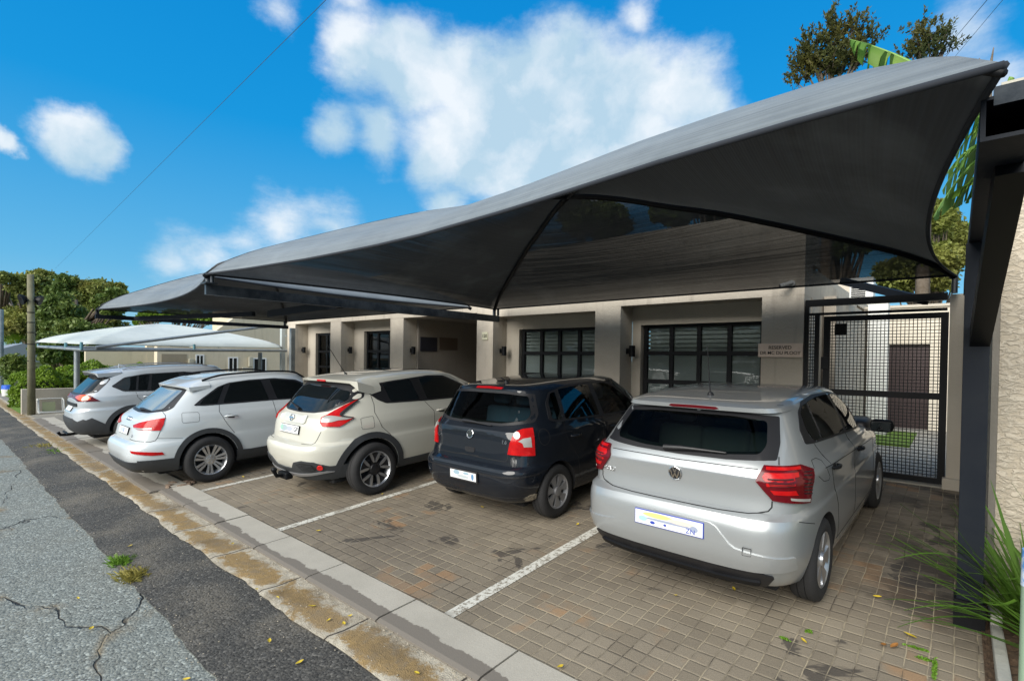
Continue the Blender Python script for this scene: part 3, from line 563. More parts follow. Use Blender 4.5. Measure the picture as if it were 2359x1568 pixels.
bm = nbm(); y = 1.0
while y < 5.0:
    L_ = min(.9, 5.03-y); 
    t = nbm(); box(t, (.205, y+.005, .0), (.265, y+L_-.005, gz(y)+.10), bev=.01); me = bpy.data.meshes.new('t'); t.to_mesh(me); t.free(); bm.from_mesh(me); y += L_
T_(obj('edging', bm, m_plaster('edging_concrete', (.40, .40, .35), (.48, .47, .42), .4)))
bm = nbm(); bmesh.ops.create_grid(bm, x_segments=60, y_segments=90, size=1, matrix=Matrix.Translation((1.5, 3.0, .33)) @ Matrix.Diagonal((1.24, 2.05, 1, 1)))
for v in bm.verts: v.co.z = gz(v.co.y)+.03+random.uniform(-.012, .02)
T_(obj('soil', bm, SOIL))
# strip of soil and rubble along the pavers
bm = nbm(); bmesh.ops.create_grid(bm, x_segments=6, y_segments=90, size=1, matrix=Matrix.Translation((.183, 3.6, 0)) @ Matrix.Diagonal((.022, 1.5, 1, 1)))
for v in bm.verts: v.co.z = gz(v.co.y)+.004+random.uniform(0, .01)
o = obj('soil_joint', bm, SOIL); o['kind'] = 'structure'
# ------------------------------------------------------------------ cars
def paint(name, col, metal=0.0, rough=.35, flake=0):
    m = mat(name, col, rough, metal, coat=1, coat_rough=.04, spec=.5); return m
SILVER = paint('silver_paint', (.375, .395, .405), .5, .33); NAVY = paint('navy_paint', (.0035, .006, .011), .0, .6); NAVY.node_tree.nodes['Principled BSDF'].inputs['Specular IOR Level'].default_value = .15
PEARL = paint('pearl_paint', (.57, .56, .49), .0, .35); WHITEP = paint('white_paint', (.56, .595, .61), .0, .3); GREYW = paint('cool_white_paint', (.49, .525, .555), .15, .3)
GLASS = mat('tinted_glass', (.006, .008, .009), .03, 0, spec=.5); GLASSG = m_glass('green_tinted_glass', (.34, .43, .40), 1.55)
TRIM = mat('black_trim', (.012, .012, .014), .45); CLAD = mat('grey_cladding', (.035, .038, .042), .6, bump=.15, bscale=400); GAP = mat('panel_gap', (.006, .006, .007), .8)
RED = mat('red_lens', (.36, .005, .007), .16, 0, (.50, .010, .010), 14, spec=.3); REDD = mat('dark_red_lens', (.10, .004, .008), .14, spec=.35); CLEAR = mat('clear_lens', (.38, .37, .35), .2, .2)
CHROME = mat('chrome', (.75, .76, .78), .12, 1); RUBBER = mat('tyre_rubber', (.016, .016, .017), .82, bump=.3, bscale=60); ALLOY = mat('alloy', (.55, .56, .58), .3, .85); HUBCAP = mat('hubcap', (.30, .30, .31), .4, .5); WELL = mat('wheel_well', (.008, .008, .009), .95)
PLATEW = mat('plate_white', (.72, .73, .74), .4); PLATEB = mat('plate_blue', (.03, .06, .38), .4); ORANGE = mat('orange_lens', (.85, .10, .015), .1, coat=1)
def lag(y, a, b, c, z0_, z1_, z2_):
    return z0_*(y-b)*(y-c)/((a-b)*(a-c))+z1_*(y-a)*(y-c)/((b-a)*(b-c))+z2_*(y-a)*(y-b)/((c-a)*(c-b))
def loop_pts(row, n=80):
    """half outline (x>=0) of one level, rear centre to front centre"""
    zr, zm, zf, yr, yf, w, nr, nf = row[:8]; ym = (yr+yf)/2; l = (yf-yr)/2; dense = []
    M = 400
    for i in range(M+1):
        t = pi*i/M; c, s = cos(t), sin(t); nn = nr if c >= 0 else nf
        x = w*abs(s)**(2/nn); y = ym-l*(1 if c >= 0 else -1)*abs(c)**(2/nn); dense.append((x, y))
    cum = [0]
    for a, b in zip(dense, dense[1:]): cum.append(cum[-1]+hypot(b[0]-a[0], b[1]-a[1]))
    out = []; k = 0
    for i in range(n+1):
        f = i/n; d = cum[-1]*f
        while k < M-1 and cum[k+1] < d: k += 1
        u = (d-cum[k])/max(1e-9, cum[k+1]-cum[k]); x = dense[k][0]+(dense[k+1][0]-dense[k][0])*u; y = dense[k][1]+(dense[k+1][1]-dense[k][1])*u
        z = lag(y, yr, ym, yf, zr, zm, zf) if yf-yr > .2 else zr
        out.append(Vector((x, y, z)))
    out[0].x = 0; out[-1].x = 0
    return out
def body_mesh(levels, sub=4, n=80):
    """levels: rows; a trailing 'c' marks a crease"""
    rows = [list(r[:8]) for r in levels]; cre = [len(r) > 8 for r in levels]; out = []
    N_ = len(rows)
    for i in range(N_-1):
        p1, p2 = rows[i], rows[i+1]; p0 = rows[i-1] if i > 0 and not cre[i] else None; p3 = rows[i+2] if i+2 < N_ and not cre[i+1] else None
        for k in range(sub):
            t = k/sub; r = []
            for a in range(8):
                m1 = (p2[a]-p0[a])/2 if p0 else (p2[a]-p1[a]); m2 = (p3[a]-p1[a])/2 if p3 else (p2[a]-p1[a])
                d = p2[a]-p1[a]
                if d*m1 < 0: m1 = 0
                if d*m2 < 0: m2 = 0
                m1 = max(-3*abs(d), min(3*abs(d), m1)); m2 = max(-3*abs(d), min(3*abs(d), m2))
                h = (2*t**3-3*t*t+1)*p1[a]+(t**3-2*t*t+t)*m1+(-2*t**3+3*t*t)*p2[a]+(t**3-t*t)*m2; r.append(h)
            out.append(r)
    out.append(rows[-1]); bm = nbm(); L = []; R = []
    for r in out:
        pts = loop_pts(r, n); a = [bm.verts.new(p) for p in pts]; b = [a[0]]+[bm.verts.new((-p.x, p.y, p.z)) for p in pts[1:-1]]+[a[-1]]; L.append(a); R.append(b)
    for k in range(len(out)-1):
        for i in range(n):
            bm.faces.new((L[k][i], L[k][i+1], L[k+1][i+1], L[k+1][i])); bm.faces.new((R[k][i+1], R[k][i], R[k+1][i], R[k+1][i+1]))
    for S, flip in ((0, True), (-1, False)):
        a, b = L[S], R[S]
        for i in range(n):
            vs = [a[i], a[i+1], b[i+1], b[i]]; vs = list(dict.fromkeys(vs))
            if len(vs) > 2: bm.faces.new(vs[::-1] if flip else vs)
    bmesh.ops.recalc_face_normals(bm, faces=bm.faces)
    return bm
class Car:
    def __init__(s, name, label, loc, levels, body_m, arches, group=None, yaw=0, cab=None, pitch=atan2(SL, 1)):
        s.name = name; s.root = empty(name, loc, label, 'car', group, (pitch, 0, yaw)); bpy.context.view_layer.update()
        s.mw = s.root.matrix_world.copy() if False else (Matrix.Translation(loc) @ Matrix.Rotation(yaw, 4, 'Z') @ Matrix.Rotation(pitch, 4, 'X')); s.root.rotation_euler = s.mw.to_euler(); s.inv = s.mw.inverted(); s.body_m = body_m
        bm = body_mesh(levels); s.bvh = BVHTree.FromBMesh(bm); s.o = obj('body', bm, [body_m, WELL, CLAD], s.root, smooth=38); s.arches = arches
        cb = nbm()
        for (y, z, r, w) in arches:
            for sg in (-1, 1):
                t = nbm(); bmesh.ops.create_cone(t, cap_ends=True, segments=56, radius1=r, radius2=r, depth=.5, matrix=Matrix.Translation((sg*(w-.28+.25), y, z)) @ Matrix.Rotation(pi/2, 4, 'Y'))
                me = bpy.data.meshes.new('t'); t.to_mesh(me); t.free(); cb.from_mesh(me); bpy.data.meshes.remove(me)
        cutters = [cb]
        if cab:      # hollow cabin and real window openings
            rows = [list(r[:8]) for r in levels if r[0] >= cab['z']]; r0_ = list(rows[0]); r0_[:3] = [cab['z']-.12]*3; rows = [r0_]+rows
            inn = []
            for r in rows: q = list(r); q[3] += .07; q[4] = min(q[4], cab['yf'])-.10; q[5] = max(.12, q[5]-.055); q[0] -= .04; q[1] -= .04; q[2] -= .04; inn.append(tuple(q))
            cutters.append(body_mesh(inn, 3, 60))
            for (v, poly) in cab['holes']:
                t = nbm(); d = s.VIEWS[v]; r_ = d.cross(Vector((0, 0, 1))); lo, hi = (-.6, .95) if v == 'B' else (-3.8, -2.15) if v == 'F' else (-1.3, -.42); ar = sum(a[0]*b[1]-a[1]*b[0] for a, b in zip(poly, poly[1:]+poly[:1])); pl_ = poly if ar > 0 else poly[::-1]
                A = [t.verts.new(r_*a+Vector((0, 0, b))+d*lo) for a, b in pl_]; B = [t.verts.new(r_*a+Vector((0, 0, b))+d*hi) for a, b in pl_]; n_ = len(A); t.faces.new(A[::-1]); t.faces.new(B)
                for i in range(n_): t.faces.new((A[i], A[(i+1) % n_], B[(i+1) % n_], B[i]))
                bmesh.ops.recalc_face_normals(t, faces=t.faces); cutters.append(t)
        cos_ = []
        for t in cutters:
            me = bpy.data.meshes.new('cut'); t.to_mesh(me); t.free(); co = bpy.data.objects.new('cut', me); COL.objects.link(co); cos_.append(co); md = s.o.modifiers.new('b', 'BOOLEAN'); md.object = co; md.solver = 'EXACT'; md.operation = 'DIFFERENCE'
        s.o.parent = None; bpy.context.view_layer.update(); dg = bpy.context.evaluated_depsgraph_get(); nm = bpy.data.meshes.new_from_object(s.o.evaluated_get(dg)); s.o.modifiers.clear(); s.o.data = nm; s.o.parent = s.root; nm.name = 'body'
        for co in cos_: bpy.data.objects.remove(co)
        for p in nm.polygons:
            c = p.center
            for (y, z, r, w) in arches:
                if abs(c.x) < w+.3:
                    vs_ = [nm.vertices[i].co for i in p.vertices]
                    if all(abs(hypot(v.y-y, v.z-z)-r) < .004 for v in vs_) or (abs(abs(c.x)-(w-.28)) < .003 and hypot(c.y-y, c.z-z) < r): p.material_index = 1; p.use_smooth = False
        if cab:
            for p in nm.polygons:
                if p.material_index == 0:
                    c = p.center; h = s.bvh.find_nearest(c)
                    if h[3] > .012: p.material_index = 1
    def recolor(s, test, mi):
        for p in s.o.data.polygons:
            if p.material_index == 0 and test(p.center, p.normal): p.material_index = mi
    # ---- casting
    VIEWS = {'S': Vector((-1, 0, 0)), 'L': Vector((1, 0, 0)), 'B': Vector((0, 1, 0)), 'T': Vector((0, 0, -1)), 'C': Vector((-.7071, .7071, 0)), 'D': Vector((.7071, .7071, 0)), 'F': Vector((0, -1, 0))}
    def axes(s, v):
        d = s.VIEWS[v]
        if v == 'T': return d, Vector((1, 0, 0)), Vector((0, 1, 0))
        u = Vector((0, 0, 1)); return d, d.cross(u), u
    def cast(s, v, a, b, off=0):
        d, r, u = s.axes(v); o = r*a+u*b-d*8
        if v in 'SLCDBF': o = r*a+u*b-d*8
        h = s.bvh.ray_cast(o, d)
        if h[0] is None:
            q = s.bvh.find_nearest(r*a+u*b+(-d*1.0 if v in 'SLT' else Vector((0, 0, 0)))); p, n = q[0], q[1]
        else: p, n = h[0], h[1]
        if n.dot(d) > 0: n = -n
        return p+n*off, n
    def px(s, x, y):
        o = s.inv @ Vector((0, 0, ZC)); d = (s.inv.to_3x3() @ ray(x, y)).normalized(); h = s.bvh.ray_cast(o, d)
        if h[0] is not None: return h[0]
        t = o+d*((s.mw.translation-Vector((0, 0, ZC))).length+.4); return s.bvh.find_nearest(t)[0]
    def to2(s, v, p): d, r, u = s.axes(v); return (p.dot(r), p.dot(u))
    def patch(s, name, poly, v, m, parent=None, off=.004, res=.05, skirt=.012, smooth=True, rnd=0, px=False, p3=False, mirror=False, holes=()):
        """poly in the 2D coordinates of view v (or pixels, or local 3D points), laid on the body"""
        if px: poly = [s.px(*p) for p in poly]; p3 = True
        if p3:
            if mirror: poly = [Vector((-p[0], p[1], p[2])) for p in poly]
            poly = [s.to2(v, Vector(p)) for p in poly]
        if rnd: poly = round_poly(poly, rnd)
        ar = sum(a[0]*b[1]-a[1]*b[0] for a, b in zip(poly, poly[1:]+poly[:1]))
        if ar < 0: poly = poly[::-1]
        ring = []
        for a, b in zip(poly, poly[1:]+poly[:1]):
            k = max(1, int(hypot(b[0]-a[0], b[1]-a[1])/res)); ring += [(a[0]+(b[0]-a[0])*i/k, a[1]+(b[1]-a[1])*i/k) for i in range(k)]
        pts = [Vector(p) for p in ring]; xs = [p[0] for p in ring]; ys = [p[1] for p in ring]
        x = min(xs)+res*.5
        while x < max(xs):
            y = min(ys)+res*.5
            while y < max(ys):
                if inside(x, y, ring) and min((x-p[0])**2+(y-p[1])**2 for p in ring) > (res*.45)**2: pts.append(Vector((x, y)))
                y += res
            x += res
        n = len(ring); edges_ = [(i, (i+1) % n) for i in range(n)]; hr = []
        for hp in holes:
            q = []
            for a, b in zip(hp, hp[1:]+hp[:1]):
                k = max(1, int(hypot(b[0]-a[0], b[1]-a[1])/res)); q += [(a[0]+(b[0]-a[0])*i/k, a[1]+(b[1]-a[1])*i/k) for i in range(k)]
            pts = [p for i_, p in enumerate(pts) if i_ < n or min((p[0]-c[0])**2+(p[1]-c[1])**2 for c in q) > (res*.4)**2]
            b0 = len(pts); pts += [Vector(p) for p in q]; edges_ += [(b0+i, b0+(i+1) % len(q)) for i in range(len(q))]; hr.append(q)
        r = geometry.delaunay_2d_cdt(pts, edges_, [], 1, 1e-6); co, faces, orig = r[0], r[2], r[3]
        bm = nbm(); V = []
        hits = [s.cast(v, c.x, c.y, off) for c in co]
        for h in hits: V.append(bm.verts.new(h[0]))
        used = None
        for f in faces:
            cx_, cy_ = sum(co[i].x for i in f)/len(f), sum(co[i].y for i in f)/len(f)
            if any(inside(cx_, cy_, q) for q in hr): continue
            try: bm.faces.new([V[i] for i in f])
            except Exception: pass
        # skirt down to the body
        rim = [e for e in bm.edges if len(e.link_faces) == 1]; idx = {V[i]: i for i in range(len(V))}; low = {}
        for e in rim:
            for q in e.verts:
                if q not in low: h = hits[idx[q]]; low[q] = bm.verts.new(h[0]-h[1]*(off+skirt))
        for e in rim:
            f = e.link_faces[0]; a, b = e.verts
            for lp in f.loops:
                if lp.edge == e: a, b = lp.vert, lp.link_loop_next.vert
            bm.faces.new((b, a, low[a], low[b]))
        for q_ in [x for x in bm.verts if not x.link_faces]: bm.verts.remove(q_)
        bmesh.ops.recalc_face_normals(bm, faces=bm.faces)
        d = s.axes(v)[0]
        if sum(f.normal.dot(d)*f.calc_area() for f in bm.faces) > 0: bmesh.ops.reverse_faces(bm, faces=bm.faces)
        return obj(name, bm, m, parent or s.root, smooth=35 if smooth else False)
    def line(s, name, pts, v, w=.006, m=None, parent=None, off=.0015, px=False, p3=False, mirror=False, h=0, step=.04):
        if px: pts = [s.px(*p) for p in pts]; p3 = True
        if p3:
            if mirror: pts = [Vector((-p[0], p[1], p[2])) for p in pts]
            pts = [s.to2(v, Vector(p)) for p in pts]
        d2 = []
        for a, b in zip(pts, pts[1:]):
            k = max(1, int(hypot(b[0]-a[0], b[1]-a[1])/step)); d2 += [(a[0]+(b[0]-a[0])*i/k, a[1]+(b[1]-a[1])*i/k) for i in range(k)]
        d2.append(pts[-1]); hs = [s.cast(v, *p, off) for p in d2]; bm = nbm(); A = []
        for i, (p, n) in enumerate(hs):
            t = (hs[min(i+1, len(hs)-1)][0]-hs[max(i-1, 0)][0]).normalized(); c = t.cross(n).normalized()*w/2
            A.append((bm.verts.new(p-c-n*.004), bm.verts.new(p-c+n*h), bm.verts.new(p+c+n*h), bm.verts.new(p+c-n*.004)))
        for a, b in zip(A, A[1:]):
            for k in range(3): bm.faces.new((a[k], a[k+1], b[k+1], b[k]))
        bmesh.ops.recalc_face_normals(bm, faces=bm.faces)
        return obj(name, bm, m or GAP, parent or s.root, smooth=False)
    def arch(s, i, r1, r2, m=None, off=.018, a0=0, a1=180, parent=None, side='S', name='arch_cladding'):
        y, z, r, w = s.arches[i]; pts = []; K = 26
        for k in range(K+1): t = radians(a0+(a1-a0)*k/K); pts.append((y-r1*cos(t), z+r1*sin(t)))
        for k in range(K, -1, -1): t = radians(a0+(a1-a0)*k/K); pts.append((y-r2*cos(t), z+r2*sin(t)))
        # in view S the horizontal axis is y; in view L it is -y
        if side == 'L': pts = [(-p[0], p[1]) for p in pts]
        return s.patch(name, pts, side, m or CLAD, parent, off=off, res=.06, skirt=.04)
def inside(x, y, ring):
    c = False; j = len(ring)-1
    for i in range(len(ring)):
        xi, yi = ring[i]; xj, yj = ring[j]
        if (yi > y) != (yj > y) and x < (xj-xi)*(y-yi)/(yj-yi)+xi: c = not c
        j = i
    return c
def round_poly(poly, r, k=5):
    out = []; n = len(poly)
    for i in range(n):
        p = Vector(poly[i]); a = Vector(poly[i-1])-p; b = Vector(poly[(i+1) % n])-p; rr = min(r, a.length*.45, b.length*.45); s_, e = p+a.normalized()*rr, p+b.normalized()*rr
        for j in range(k+1):
            t = j/k; q = s_*(1-t)**2+p*2*t*(1-t)+e*t*t; out.append((q.x, q.y))
    return out
# ---- wheels: axis along x, outer face towards +x
def lathe(bm, prof_, seg=48, mi=0):
    rings = []
    for (x, r) in prof_: rings.append([bm.verts.new((x, r*cos(2*pi*k/seg), r*sin(2*pi*k/seg))) for k in range(seg)])
    for a, b in zip(rings, rings[1:]):
        for k in range(seg): bm.faces.new((a[k], a[(k+1) % seg], b[(k+1) % seg], b[k])).material_index = mi
def spoke_poly(bm, poly, n, x0, x1, phase=0, dish=0):
    """poly in (radius, tangential) coordinates repeated n times as raised prisms"""
    for k in range(n):
        t = 2*pi*k/n+phase; A = []; B = []
        for (r, q) in poly:
            y, z = r*cos(t)-q*sin(t), r*sin(t)+q*cos(t); A.append(bm.verts.new((x0, y, z))); B.append(bm.verts.new((x1-dish*(1-r/.2), y, z)))
        m = len(poly)
        try:
            bm.faces.new(B)
            for i in range(m): bm.faces.new((A[i], A[(i+1) % m], B[(i+1) % m], B[i]))
        except Exception: pass
def make_wheel(R, rim, width, style, parent, loc, side, phase=0):
    r = empty('wheel', loc); r.parent = parent; r.rotation_euler = (phase, 0, 0) if side > 0 else (phase, 0, pi)
    h = width/2; bm = nbm(); lathe(bm, [(-h*.9, rim-.01), (-h, rim+.02), (-h, R-.045), (-h*.86, R-.012), (-h*.6, R), (-h*.3, R+.001), (-h*.29, R-.008), (-h*.25, R-.008), (-h*.24, R+.001), (h*.24, R+.001), (h*.25, R-.008), (h*.29, R-.008), (h*.3, R+.001), (h*.6, R), (h*.84, R-.010), (h*.98, R-.04), (h*1.02, rim+(R-rim)*.5), (h*.98, rim+.022), (h*.9, rim-.002), (h*.7, rim-.01)], 64)
    bmesh.ops.recalc_face_normals(bm, faces=bm.faces); obj('tyre', bm, RUBBER, r, smooth=50)
    bm = nbm(); m = ALLOY; D = rim; x1 = h*.82
    lathe(bm, [(-h*.8, D-.005), (-h*.2, D-.03), (h*.5, D-.03), (h*.86, D-.006), (h*.93, D), (h*.9, D+.006)], 64)
    back = nbm(); lathe(back, [(h*.25, D-.03), (h*.24, .001)], 40); obj('brake_disc', back, WELL, r)
    if style == 'cap7':      # plastic cover, seven broad blades
        m = HUBCAP; spoke_poly(bm, [(.045, -.022), (D*.55, -.028), (D*.93, -.055), (D*.97, -.02), (D*.97, .02), (D*.93, .055), (D*.55, .028), (.045, .022)], 7, x1-.03, x1, dish=.01)
        lathe(bm, [(x1-.02, .055), (x1+.012, .05), (x1+.016, .001)], 24)
    elif style == 'cap6':
        m = ALLOY; spoke_poly(bm, [(.05, -.03), (D*.55, -.035), (D*.95, -.07), (D*.97, 0), (D*.95, .07), (D*.55, .035), (.05, .03)], 6, x1-.03, x1+.004, dish=.012); lathe(bm, [(x1-.02, .06), (x1+.012, .05), (x1+.016, .001)], 24)
    elif style == 'ten':     # seven double blades
        for q in (-1, 1): spoke_poly(bm, [(.07, q*.004), (D*.96, q*.012), (D*.96, q*.052), (.07, q*.026)], 7, x1-.03, x1, dish=.02)
        spoke_poly(bm, [(.05, -.03), (.09, -.03), (.09, .03), (.05, .03)], 7, x1-.04, x1-.01, dish=.01); lathe(bm, [(x1-.045, .075), (x1-.015, .07), (x1-.012, .03), (x1-.004, .028), (x1-.003, .001)], 30)
    elif style == 'fork5':   # five black spokes with bright forked faces
        m = ALLOY
        for q in (-1, 1): spoke_poly(bm, [(.085, q*.004), (D*.60, q*.018), (D*.96, q*.062), (D*.965, q*.022 if 0 else q*.10), (D*.5, q*.045), (.085, q*.022)], 5, x1-.02, x1, dish=.015)
    else:
        for q in (-1, 1): spoke_poly(bm, [(.06, q*.006), (D*.96, q*.03), (D*.96, q*.065), (.06, q*.03)], 5, x1-.03, x1, dish=.02)
        lathe(bm, [(x1-.03, .065), (x1-.005, .05), (x1, .001)], 30)
    bmesh.ops.recalc_face_normals(bm, faces=bm.faces); obj('rim', bm, m, r, smooth=35)
    if style == 'fork5':
        bm = nbm(); spoke_poly(bm, [(.02, -.04), (D*.5, -.05), (D*.95, -.11), (D*.97, 0), (D*.95, .11), (D*.5, .05), (.02, .04)], 5, x1-.05, x1-.012, dish=.015); lathe(bm, [(x1-.02, .07), (x1-.005, .06), (x1+.002, .001)], 30); obj('spoke_back', bm, TRIM, r, smooth=35)
    if style in ('ten', 'fork5', 'five'):
        bm = nbm()
        for k in range(5): t = 2*pi*k/5; bar(bm, (x1-.03, .045*cos(t), .045*sin(t)), (x1+.002, .045*cos(t), .045*sin(t)), .016, rnd=True, seg=8)
        obj('wheel_nuts', bm, CHROME if style == 'ten' else TRIM, r)
    return r
def wheels(car, ya, yb, R, rim, width, track, style, phase=.3):
    for i, (y, sg) in enumerate(((ya, 1), (ya, -1), (yb, 1), (yb, -1))): make_wheel(R, rim, width, style, car.root, (sg*(track/2), y, R), sg, phase+i*.7)
def underside(car, y0_, y1_, w, z=.16):
    obj('underbody', boxes(((-w, y0_, z), (w, y1_, z+.14)), bev=.02), WELL, car.root)
def sub_text(parent, mtx, s, size, m, depth=.002, bold=True, name='badge'):
    t = text_bm(s, size, depth, bold=bold); bmesh.ops.transform(t, matrix=mtx, verts=t.verts); return obj(name, t, m, parent)
def on_body(car, v, a, b, off=.004):
    """matrix whose xy plane is tangent to the body at (a,b) in view v, x to the right, y up, z out"""
    p, n = car.cast(v, a, b, off); d, r, u = car.axes(v); n = -d if n.dot(d) > -.2 else n; x = u.cross(n).normalized(); y = n.cross(x); return Matrix(((x.x, y.x, n.x, p.x), (x.y, y.y, n.y, p.y), (x.z, y.z, n.z, p.z), (0, 0, 0, 1)))
def disc(bm, r, d0, d1, mtx=None, seg=32, r0=0):
    vs = []
    for rr, z in ((r, d0), (r, d1), (r*.93, d1+.002)): vs.append([bm.verts.new((rr*cos(2*pi*k/seg), rr*sin(2*pi*k/seg), z)) for k in range(seg)])
    for a, b in zip(vs, vs[1:]):
        for k in range(seg): bm.faces.new((a[k], a[(k+1) % seg], b[(k+1) % seg], b[k]))
    if r0:
        q = [bm.verts.new((r0*cos(2*pi*k/seg), r0*sin(2*pi*k/seg), d1+.001)) for k in range(seg)]
        q2 = [bm.verts.new((r0*cos(2*pi*k/seg), r0*sin(2*pi*k/seg), d0)) for k in range(seg)]
        for a, b in ((vs[-1], q), (q, q2)):
            for k in range(seg): bm.faces.new((a[k], a[(k+1) % seg], b[(k+1) % seg], b[k]))
    else: bm.faces.new(vs[-1])
def vw_badge(car, v, a, b, R):
    M = on_body(car, v, a, b); bm = nbm(); disc(bm, R, 0, .004); o = obj('badge', bm, TRIM, car.root, smooth=30); o.data.transform(M)
    bm = nbm(); disc(bm, R, .0, .008, r0=R*.84)
    def stroke(x0, y0, x1, y1, w): d = Vector((x1-x0, y1-y0)); n = Vector((-d.y, d.x)).normalized()*w/2; prism(bm, [(x0-n.x, y0-n.y), (x1-n.x, y1-n.y), (x1+n.x, y1+n.y), (x0+n.x, y0+n.y)], Matrix.Translation((0, 0, .003)), .005)
    w = R*.15; q = R
    for sg in (-1, 1):
        stroke(sg*q*.36, q*.80, 0, q*.10, w); stroke(sg*q*.70, q*.52, sg*q*.33, -q*.72, w); stroke(sg*q*.33, -q*.72, 0, -q*.02, w)
    o2 = obj('badge_ring', bm, CHROME, o, smooth=30); o2.data.transform(M)
def wiper(car, v, a0, b0, a1, b1, parent, w=.03):
    A, n1 = car.cast(v, a0, b0, .02); B, n2 = car.cast(v, a1, b1, .018); bm = nbm(); m_ = (A+B)/2+n1*.012
    tube(bm, [A, A.lerp(B, .3)+n1*.012, m_, B], .01, 8, radii=[.022, .018, .012, .007]); tube(bm, [A.lerp(B, .35)-n1*.004, B.lerp(A, -.02)], .006, 6); obj('wiper', bm, TRIM, parent, smooth=40)
def mirror(car, x, y, z, m, cap=BLACK):
    for sg in (1, -1):
        r = obj('side_mirror', boxes(((-.095, -.045, -.062), (.095, .065, .062)), bev=.042), cap, car.root, smooth=50, loc=(sg*(x+.1), y, z)); obj('mirror_glass', boxes(((-.078, -.05, -.045), (.078, -.042, .045)), bev=.003), GLASS, r); bm = nbm(); bar(bm, (-sg*.07, .02, -.045), (-sg*.13, .035, -.055), .03, .02); obj('mirror_arm', bm, TRIM, r)
def antenna(car, x, y, L=.4, lean=.45):
    p, n = car.cast('T', x, y, 0); bm = nbm(); tube(bm, [p-Vector((0, 0, .01)), p+Vector((0, -.01, .015)), p+Vector((0, -.02, .03))], .02, 10, radii=[.03, .022, .008]); tube(bm, [p+Vector((0, -.015, .02)), p+Vector((0, -L*sin(lean), L*cos(lean)))], .004, 6, radii=[.006, .0035]); obj('antenna', bm, TRIM, car.root, smooth=40)

def seats(car, y0, z0, w, m, rows=((.0, .22), (1.0, .26))):
    for ri, (dy, wd) in enumerate(rows):
        for sx in ((-w, w) if ri else (-w, 0, w)):
            r = obj('seat', boxes(((-wd, -.06, -.45), (wd, .06, .10)), bev=.05), m, car.root, smooth=50, loc=(sx, y0+dy, z0)); r.rotation_euler = (-.22, 0, 0)
            obj('headrest', boxes(((-.13, -.05, .13), (.13, .05, .32)), bev=.045), m, r, smooth=50)
            obj('seat_base', boxes(((-wd, .05, -.55), (wd, .50, -.40)), bev=.04), m, r, smooth=50)
    obj('dashboard', boxes(((-w-.38, y0+1.75, z0-.35), (w+.38, y0+2.15, z0-.02)), bev=.05), TRIM, car.root, smooth=50)
    bm = nbm(); tube(bm, [Vector((w+.18*cos(t), y0+1.62, z0-.02+.18*sin(t))) for t in [2*pi*k/24 for k in range(25)]], .014, 8); obj('steering_wheel', bm, TRIM, car.root, smooth=True)
    obj('parcel_shelf', boxes(((-w-.22, y0-.42, z0-.16), (w+.22, y0-.05, z0-.14))), TRIM, car.root)
GRP = 'hatchbacks and crossovers parked under the carports'
def V(*a): return [Vector(p) for p in a]
def sym(pts): return pts+[(-x, z) for x, z in reversed(pts) if abs(x) > 1e-6]
def doors(car, lines_, name='door_gap'):
    for l in lines_:
        for v, sg in (('S', 1), ('L', -1)): car.line(name, [(sg*y, z) for y, z in l], v, .006)
def dlo(car, outline, panes, m, open_=False):
    """side glass: black surround with glass panes on it, both sides"""
    for v, sg in (('S', 1), ('L', -1)):
        b = car.patch('window_surround', [(sg*y, z) for y, z in outline], v, TRIM, off=.004, rnd=.03, res=.06, skirt=.01, holes=[round_poly([(sg*y, z) for y, z in p], .02) for p in panes] if open_ else ())
        for p in panes: car.patch('side_window', [(sg*y, z) for y, z in p], v, m, parent=b, off=.0065, rnd=.02, res=.06, skirt=.006)
def handles(car, pts, m, L=.17):
    for v, sg in (('S', 1), ('L', -1)):
        for (y, z, dz) in pts:
            P0, n0 = car.cast(v, sg*(y-L/2), z, .0); P1, n1 = car.cast(v, sg*(y+L/2), z-dz, .0); bm = nbm(); o_ = .028
            tube(bm, [P0-n0*.005, P0.lerp(P1, .12)+n0*o_, P0.lerp(P1, .5)+n0*(o_+.006), P0.lerp(P1, .88)+n0*o_, P1-n0*.005], .011, 8, radii=[.010, .013, .015, .013, .010]); obj('door_handle', bm, m, car.root, smooth=50)
            car.patch('handle_recess', [(sg*(y-L*.28), z-.028), (sg*(y+L*.28), z-.028-dz), (sg*(y+L*.28), z+.022-dz), (sg*(y-L*.28), z+.022)], v, GAP, off=.0015, rnd=.02, skirt=.002)
